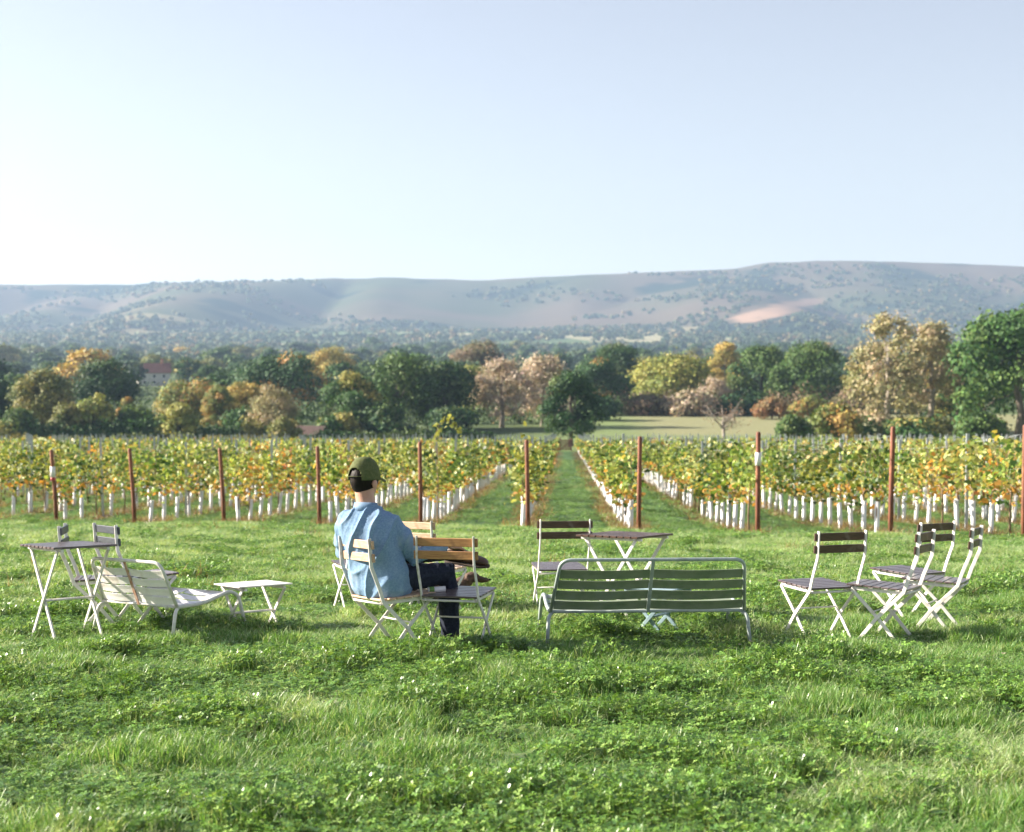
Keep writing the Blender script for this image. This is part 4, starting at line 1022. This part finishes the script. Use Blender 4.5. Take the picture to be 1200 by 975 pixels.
    # jeans
    bm = bmesh.new(); r4, f4, _ = frame(48)
    loft(bm, [(W(-.875, 10.375, .465), r4 * .165, f4 * .14), (W(-.875, 10.38, .52), r4 * .185, f4 * .155), (W(-.885, 10.375, .60), r4 * .175, f4 * .13), (W(-.895, 10.37, .66), r4 * .16, f4 * .11)], 22, 2.4)
    limb(bm, [RH, RH.lerp(RK, .5), RK, RK.lerp(RA, .3), RK.lerp(RA, .65), RK.lerp(RA, .97)], [.094, .088, .074, .071, .066, .062])
    limb(bm, [LH, LH.lerp(LK, .5), LK, LK.lerp(LA, .3), LK.lerp(LA, .6), LK.lerp(LA, .88)], [.092, .084, .070, .068, .058, .054])
    def jf(p): return .008 * max(0, 1 - abs(mnoise.noise(p * 14)) * 2.2) ** 2 + .004 * mnoise.noise(p * 6)
    remeshed('jeans', bm, .009, [M['jeans']], o, 2, jf)
    # shoes
    def shoe(ank, d, upv):
        d, u = d.normalized(), upv.normalized(); u = (u - d * u.dot(d)).normalized(); s = d.cross(u)
        base = ank - u * .085 - d * .05; d = d * 1.06; u = u * 1.12; s = s * 1.1
        bm = bmesh.new()
        prof = [(-.012, .022, .05), (.0, .033, .085), (.03, .036, .095), (.075, .036, .100), (.115, .038, .078), (.155, .044, .060), (.20, .047, .050), (.24, .042, .042), (.268, .028, .030), (.278, .012, .018)]
        loft(bm, [(base + d * l + u * (.012 + h / 2), s * w_, u * (h / 2)) for l, w_, h in prof], 18, 2.5)
        limb(bm, [base + d * .05 + u * .07, base + d * .048 + u * .125], [.042, .040], 16)
        so_ = remeshed('shoe', bm, .006, [M['shoe']], o, 3)
        bm = bmesh.new(); loft(bm, [(base + d * l + u * .006, s * (w_ * 1.06), u * .009) for l, w_ in ((-.018, .018), (-.008, .032), (.03, .038), (.08, .035), (.13, .037), (.18, .048), (.225, .049), (.262, .036), (.284, .014))], 14, 4)
        bm_obj('sole', bm, M['sole'], so_, smooth_=True)
    shoe(LA, Vector((.93, -.25, -.10)), Vector((.10, -.25, .95)))
    shoe(RA + Vector((.01, .008, -.03)), Vector((.82, .57, 0)), Vector((0, 0, 1)))
    return o
person()
def dog():
    ox, oy = -.62, 13.2; bm = bmesh.new()
    def W(x, y, z): return Vector((x - ox, y - oy, z))
    limb(bm, [W(-.93, 13.02, .13), W(-.78, 13.12, .155), W(-.58, 13.26, .165), W(-.44, 13.36, .17)], [.12, .125, .13, .115])
    limb(bm, [W(-.43, 13.36, .20), W(-.36, 13.41, .27)], [.085, .068])                       # neck
    ellipsoid(bm, W(-.315, 13.43, .30), (.070, .066, .062)); limb(bm, [W(-.28, 13.44, .285), W(-.19, 13.46, .262)], [.042, .030])   # skull, muzzle
    for s in (-1, 1):
        limb(bm, [W(-.335 + s * .01, 13.43 + s * .06, .325), W(-.325 + s * .012, 13.43 + s * .082, .27)], [.024, .020], 10)         # hanging ears
        q = Vector((.57 * s * .09, -.82 * s * .09, 0))
        limb(bm, [W(-.46, 13.34, .13) + q, W(-.42, 13.37, .04) + q, W(-.24, 13.50, .03) + q, W(-.19, 13.53, .03) + q], [.05, .036, .028, .032])   # forelegs
        q = Vector((.57 * s * .12, -.82 * s * .12, 0))
        limb(bm, [W(-.92, 13.02, .12) + q, W(-.78, 13.13, .13) + q], [.085, .062])                                                    # folded thigh
        limb(bm, [W(-.78, 13.13, .10) + q, W(-.92, 13.03, .035) + q, W(-.77, 13.14, .03) + q], [.04, .028, .032])
    limb(bm, [W(-1.02, 12.96, .10), W(-1.10, 12.86, .05), W(-1.08, 12.74, .03)], [.032, .024, .012])
    fur = surf('dog_fur', (.055, .030, .018), (.11, .06, .035), 26, .8, bump=.5, c3=(.38, .27, .19), s3=2.6)
    def fz(p): return .005 * mnoise.noise(p * 40) + .004 * mnoise.noise(p * 18)
    o = remeshed('dog', bm, .008, [fur], None, 3, fz); o.location = (ox - .04, oy, gz(ox, oy) - .02); o.scale = (1, 1, .78); tag(o, 'brown dog with paler patches lying in the grass beyond the man\'s legs', 'dog')
    bm = bmesh.new(); ellipsoid(bm, W(-.155, 13.465, .268), (.012, .014, .011), sub=2); bm_obj('nose', bm, M['hair'], o, smooth_=True)
dog()


# ------------------------------------------------------------------ grass (stuff: uncountable blades, clover and weeds)
def blades(rg, n, rad, h0, h1, wd, cols, lean=.45, tipc=None):
    a = rg.uniform(0, 6.283, n); r = rad * np.sqrt(rg.random(n)); x, y = r * np.cos(a), r * np.sin(a)
    h = rg.uniform(h0, h1, n); th = rg.uniform(0, 6.283, n); ln = h * np.abs(rg.normal(lean, .25, n)); dx, dy = np.cos(th), np.sin(th)
    ph = th + math.pi / 2 + rg.normal(0, .6, n); px, py = np.cos(ph), np.sin(ph); T = [0, .4, .75, 1]; Wd = [1, .95, .65, .12]; rows = []
    for t, w_ in zip(T, Wd):
        cx, cy_, cz = x + dx * ln * t * t, y + dy * ln * t * t, h * (t - .22 * t * t * np.minimum(ln / h, 1.2)) - .01 * (t == 0)
        hw = wd * w_ / 2; rows.append((np.stack([cx - px * hw, cy_ - py * hw, cz], 1), np.stack([cx + px * hw, cy_ + py * hw, cz], 1)))
    q = np.stack([np.stack([rows[k][0], rows[k][1], rows[k + 1][1], rows[k + 1][0]], 1) for k in range(3)], 1)
    c = np.array(cols)[rg.choice(len(cols), n)] * rg.uniform(.75, 1.25, n)[:, None]
    return q.reshape(-1, 4, 3), np.repeat(c, 3, 0)
def clovers(rg, n, rad, h0, h1, s0, s1, cols):
    Q, C_ = [], []
    for k in range(n):
        a = rg.uniform(0, 6.283); r = rad * math.sqrt(rg.random()); c = np.array([r * math.cos(a), r * math.sin(a), rg.uniform(h0, h1)])
        nrm = np.array([rg.normal(0, .35), rg.normal(0, .35), 1]); nrm /= np.linalg.norm(nrm); s = rg.uniform(s0, s1); a0 = rg.uniform(0, 6.283); col = np.array(cols[rg.integers(len(cols))]) * rg.uniform(.75, 1.3)
        u = np.cross(nrm, [1, 0, 0]); u /= np.linalg.norm(u); v = np.cross(nrm, u)
        for j in range(3):
            t = a0 + j * 2.094; d = u * math.cos(t) + v * math.sin(t); e_ = np.cross(nrm, d); up_ = nrm * s * .22
            Q.append([c, c + d * s * .6 + e_ * s * .42 + up_, c + d * s * 1.02 + up_ * .5, c + d * s * .6 - e_ * s * .42 + up_]); C_.append(col)
        Q.append([c + (.0008, 0, 0), c - (.0008, 0, 0), np.array([c[0] * .8 - .0008, c[1] * .8, -.01]), np.array([c[0] * .8 + .0008, c[1] * .8, -.01])]); C_.append(np.array((.12, .18, .06)))
    return np.array(Q), np.array(C_)
def rosette(rg, n, l0, l1, wd, cols):
    Q, C_ = [], []
    for k in range(n):
        t = 6.283 * k / n + rg.uniform(-.3, .3); L_ = rg.uniform(l0, l1); el = rg.uniform(.35, 1.0); d = np.array([math.cos(t), math.sin(t), 0]); s = np.array([-math.sin(t), math.cos(t), 0]); col = np.array(cols[rg.integers(len(cols))]) * rg.uniform(.8, 1.25); w_ = wd * L_
        p = [d * L_ * q * math.cos(el * (1 - .4 * q)) + np.array([0, 0, L_ * (math.sin(el) * q - .35 * q * q)]) for q in (.08, .4, .75, 1)]; ww = (.25, 1, .8, .08)
        for i in range(3): Q.append([p[i] - s * w_ * ww[i], p[i] + s * w_ * ww[i], p[i + 1] + s * w_ * ww[i + 1], p[i + 1] - s * w_ * ww[i + 1]]); C_.append(col)
    return np.array(Q), np.array(C_)
GA = [(.18, .33, .085), (.13, .28, .06), (.24, .38, .13), (.34, .42, .21), (.085, .20, .05)]
GP_ = [(.33, .47, .18), (.43, .54, .27), (.27, .42, .13), (.47, .52, .33), (.17, .32, .085)]
CLV = [(.20, .36, .065), (.14, .28, .05), (.31, .46, .12), (.075, .17, .035)]
DRY = [(.36, .27, .15), (.28, .18, .09), (.42, .34, .22), (.20, .14, .06), (.22, .10, .04)]
def both(a, b): return np.concatenate([a[0], b[0]]), np.concatenate([a[1], b[1]])
tf = []; rg = np.random.default_rng(900)
for i in range(2): tf.append(blades(rg, 105, .12, .022, .070, .0042, GA, .75))
for i in range(2): tf.append(blades(rg, 105, .12, .025, .075, .0040, GP_, .9))
for i in range(2): tf.append(both(clovers(rg, 46, .12, .02, .07, .012, .021, CLV), blades(rg, 22, .12, .03, .09, .004, GA)))
tf.append(both(rosette(rg, 13, .07, .15, .16, [(.12, .24, .05), (.09, .18, .04), (.20, .28, .08)]), blades(rg, 14, .1, .03, .08, .004, GA)))
tf.append(blades(rg, 26, .13, .06, .22, .005, DRY, .5))
tf.append(both(clovers(rg, 12, .1, .02, .06, .008, .014, CLV), (lambda q: (q[0] + np.array([0, 0, .06]), q[1]))(rosette(rg, 9, .012, .018, .5, [(.62, .58, .48), (.55, .50, .40)]))))
tufts = []
for i, (q, c) in enumerate(tf):
    tufts.append(bpy.data.objects.new('tuft', fast_mesh('tuft', q, 4, M['clover_leaf'] if i in (4, 5, 6) else M['grass_blade'], np.clip(c, .01, .9))))
def scatter():
    rg = np.random.default_rng(910); P = []
    for y0, y1, dens, sc in ((4.2, 9, 125, .95), (9, 15, 105, 1.0), (15, 24, 52, 1.25), (24, 36, 26, 1.6), (36, 62, 9, 2.3), (62, 110, 2.4, 3.6)):
        half = lambda y: .345 * y + 4.2
        area = (half(y0) + half(y1)) * (y1 - y0); n = int(area * dens)
        y = rg.uniform(y0, y1, int(n * 1.6)); x = rg.uniform(-1, 1, len(y)) * half(y1); k = np.abs(x) < half(y); x, y = x[k][:n], y[k][:n]
        P.append(np.stack([x, y, np.full(len(x), sc)], 1))
    P = np.concatenate(P); x, y, s = P.T
    rx = x - ROWK * y; u = (rx - ROW0) / ROWS; du = np.abs(u - np.round(u)) * ROWS; inv = y > row_start(rx) - .3
    clover = fbm(x / .9, y / .6, 201, 4) + rg.normal(0, .055, len(x)); pale = fbm(x / 1.4 + 5, y / .8, 205, 4) + rg.normal(0, .05, len(x)); lump = fbm(x / .55, y / .38, 207, 2)
    r = rg.random(len(x)); kd = np.where(rg.random(len(x)) < .5, 0, 1)
    kc = .475 + .13 * smooth(9, 24, y); kp = .58 - .24 * smooth(10, 20, y)
    kd = np.where((pale > kp) & (r < .8), 2 + (r < .4), kd); kd = np.where((clover > kc) & (r > .12), 4 + (r < .55), kd)
    kd = np.where(rg.random(len(x)) < .035 * (1 + 2 * (y < 9)), 6, kd); kd = np.where((rg.random(len(x)) < .004) & (y > 13) , 7, kd); kd = np.where((rg.random(len(x)) < .0015) & (y < 20), 8, kd)
    dry = inv & (du < .34) ; kd = np.where(dry & (rg.random(len(x)) < .6), 7, kd); kd = np.where(inv & ~dry & (kd >= 2) & (kd < 4), 0, kd)
    keep = ~(inv & dry & (rg.random(len(x)) < .35)); 
    hz_ = .62 + .85 * smooth(.25, .8, lump) ; hz_ = hz_ * (1 + .35 * smooth(.5, .75, fbm(x / 1.6, y / 1.2, 211, 2)) * (y < 16))
    hz_ = np.where(inv & ~dry, .6, hz_); sc = s * rg.uniform(.8, 1.2, len(x)); szz = hz_ * rg.uniform(.8, 1.2, len(x)) * (1 + .35 * (s - 1)); szz = np.where(kd == 8, 1, szz); szz = np.where(kd == 7, np.minimum(szz, 1.1 + .25 * (s - 1)), szz)
    z = ground_z(x, y) + .004 + .035 * smooth(.4, .8, lump) * (y < 24)
    x, y, z, sc, szz, kd = [a[keep] for a in (x, y, z, sc, szz, kd)]; n = len(x)
    me = bpy.data.meshes.new('grass'); me.vertices.add(n); me.vertices.foreach_set('co', np.stack([x, y, z], 1).astype(np.float32).ravel())
    a = me.attributes.new('scl', 'FLOAT_VECTOR', 'POINT'); a.data.foreach_set('vector', np.stack([sc, sc, szz], 1).astype(np.float32).ravel())
    a = me.attributes.new('rot', 'FLOAT_VECTOR', 'POINT'); a.data.foreach_set('vector', np.stack([rg.normal(0, .06, n), rg.normal(0, .06, n), rg.uniform(0, 6.283, n)], 1).astype(np.float32).ravel())
    a = me.attributes.new('tk', 'INT', 'POINT'); a.data.foreach_set('value', kd.astype(np.int32))
    o = obj('grass', me, kind='stuff', label='shaggy green lawn of grass, clover and weeds', cat='grass')
    ng = bpy.data.node_groups.new('grass_scatter', 'GeometryNodeTree'); ng.interface.new_socket('Geometry', in_out='INPUT', socket_type='NodeSocketGeometry'); ng.interface.new_socket('Geometry', in_out='OUTPUT', socket_type='NodeSocketGeometry')
    N, L = ng.nodes, ng.links; gi, go = N.new('NodeGroupInput'), N.new('NodeGroupOutput'); jn = N.new('GeometryNodeJoinGeometry')
    def attr(nm, t):
        q = N.new('GeometryNodeInputNamedAttribute'); q.data_type = t; q.inputs['Name'].default_value = nm; return q.outputs['Attribute']
    A_s, A_r, A_k = attr('scl', 'FLOAT_VECTOR'), attr('rot', 'FLOAT_VECTOR'), attr('tk', 'INT')
    for i, t in enumerate(tufts):
        oi = N.new('GeometryNodeObjectInfo'); oi.inputs['Object'].default_value = t; oi.inputs['As Instance'].default_value = False
        ip = N.new('GeometryNodeInstanceOnPoints'); cm = N.new('FunctionNodeCompare'); cm.data_type = 'INT'; cm.operation = 'EQUAL'
        ia = [s_ for s_ in cm.inputs if s_.type == 'INT']; L.new(A_k, ia[0]); ia[1].default_value = i
        L.new(gi.outputs[0], ip.inputs['Points']); L.new(cm.outputs[0], ip.inputs['Selection']); L.new(oi.outputs['Geometry'], ip.inputs['Instance'])
        L.new(A_r, ip.inputs['Rotation']); L.new(A_s, ip.inputs['Scale']); L.new(ip.outputs[0], jn.inputs[0])
    L.new(jn.outputs[0], go.inputs[0]); md = o.modifiers.new('scatter', 'NODES'); md.node_group = ng
    print('grass tufts', n)
scatter()


# ------------------------------------------------------------------ haze
bm = bmesh.new(); box(bm, (0, 2150, 130), (6400, 4500, 290))
hz = bm_obj('haze', bm, [], kind='stuff', label='thin blue haze filling the valley air', cat='haze')
hm = bpy.data.materials.new('haze_air'); hm.use_nodes = True; hn = hm.node_tree; hn.nodes.clear()
o_ = hn.nodes.new('ShaderNodeOutputMaterial'); pv = hn.nodes.new('ShaderNodeVolumePrincipled'); hn.links.new(pv.outputs[0], o_.inputs['Volume'])
pv.inputs['Color'].default_value = (.50, .70, 1, 1); pv.inputs['Density'].default_value = .00015; pv.inputs['Anisotropy'].default_value = .2
hz.data.materials.append(hm)
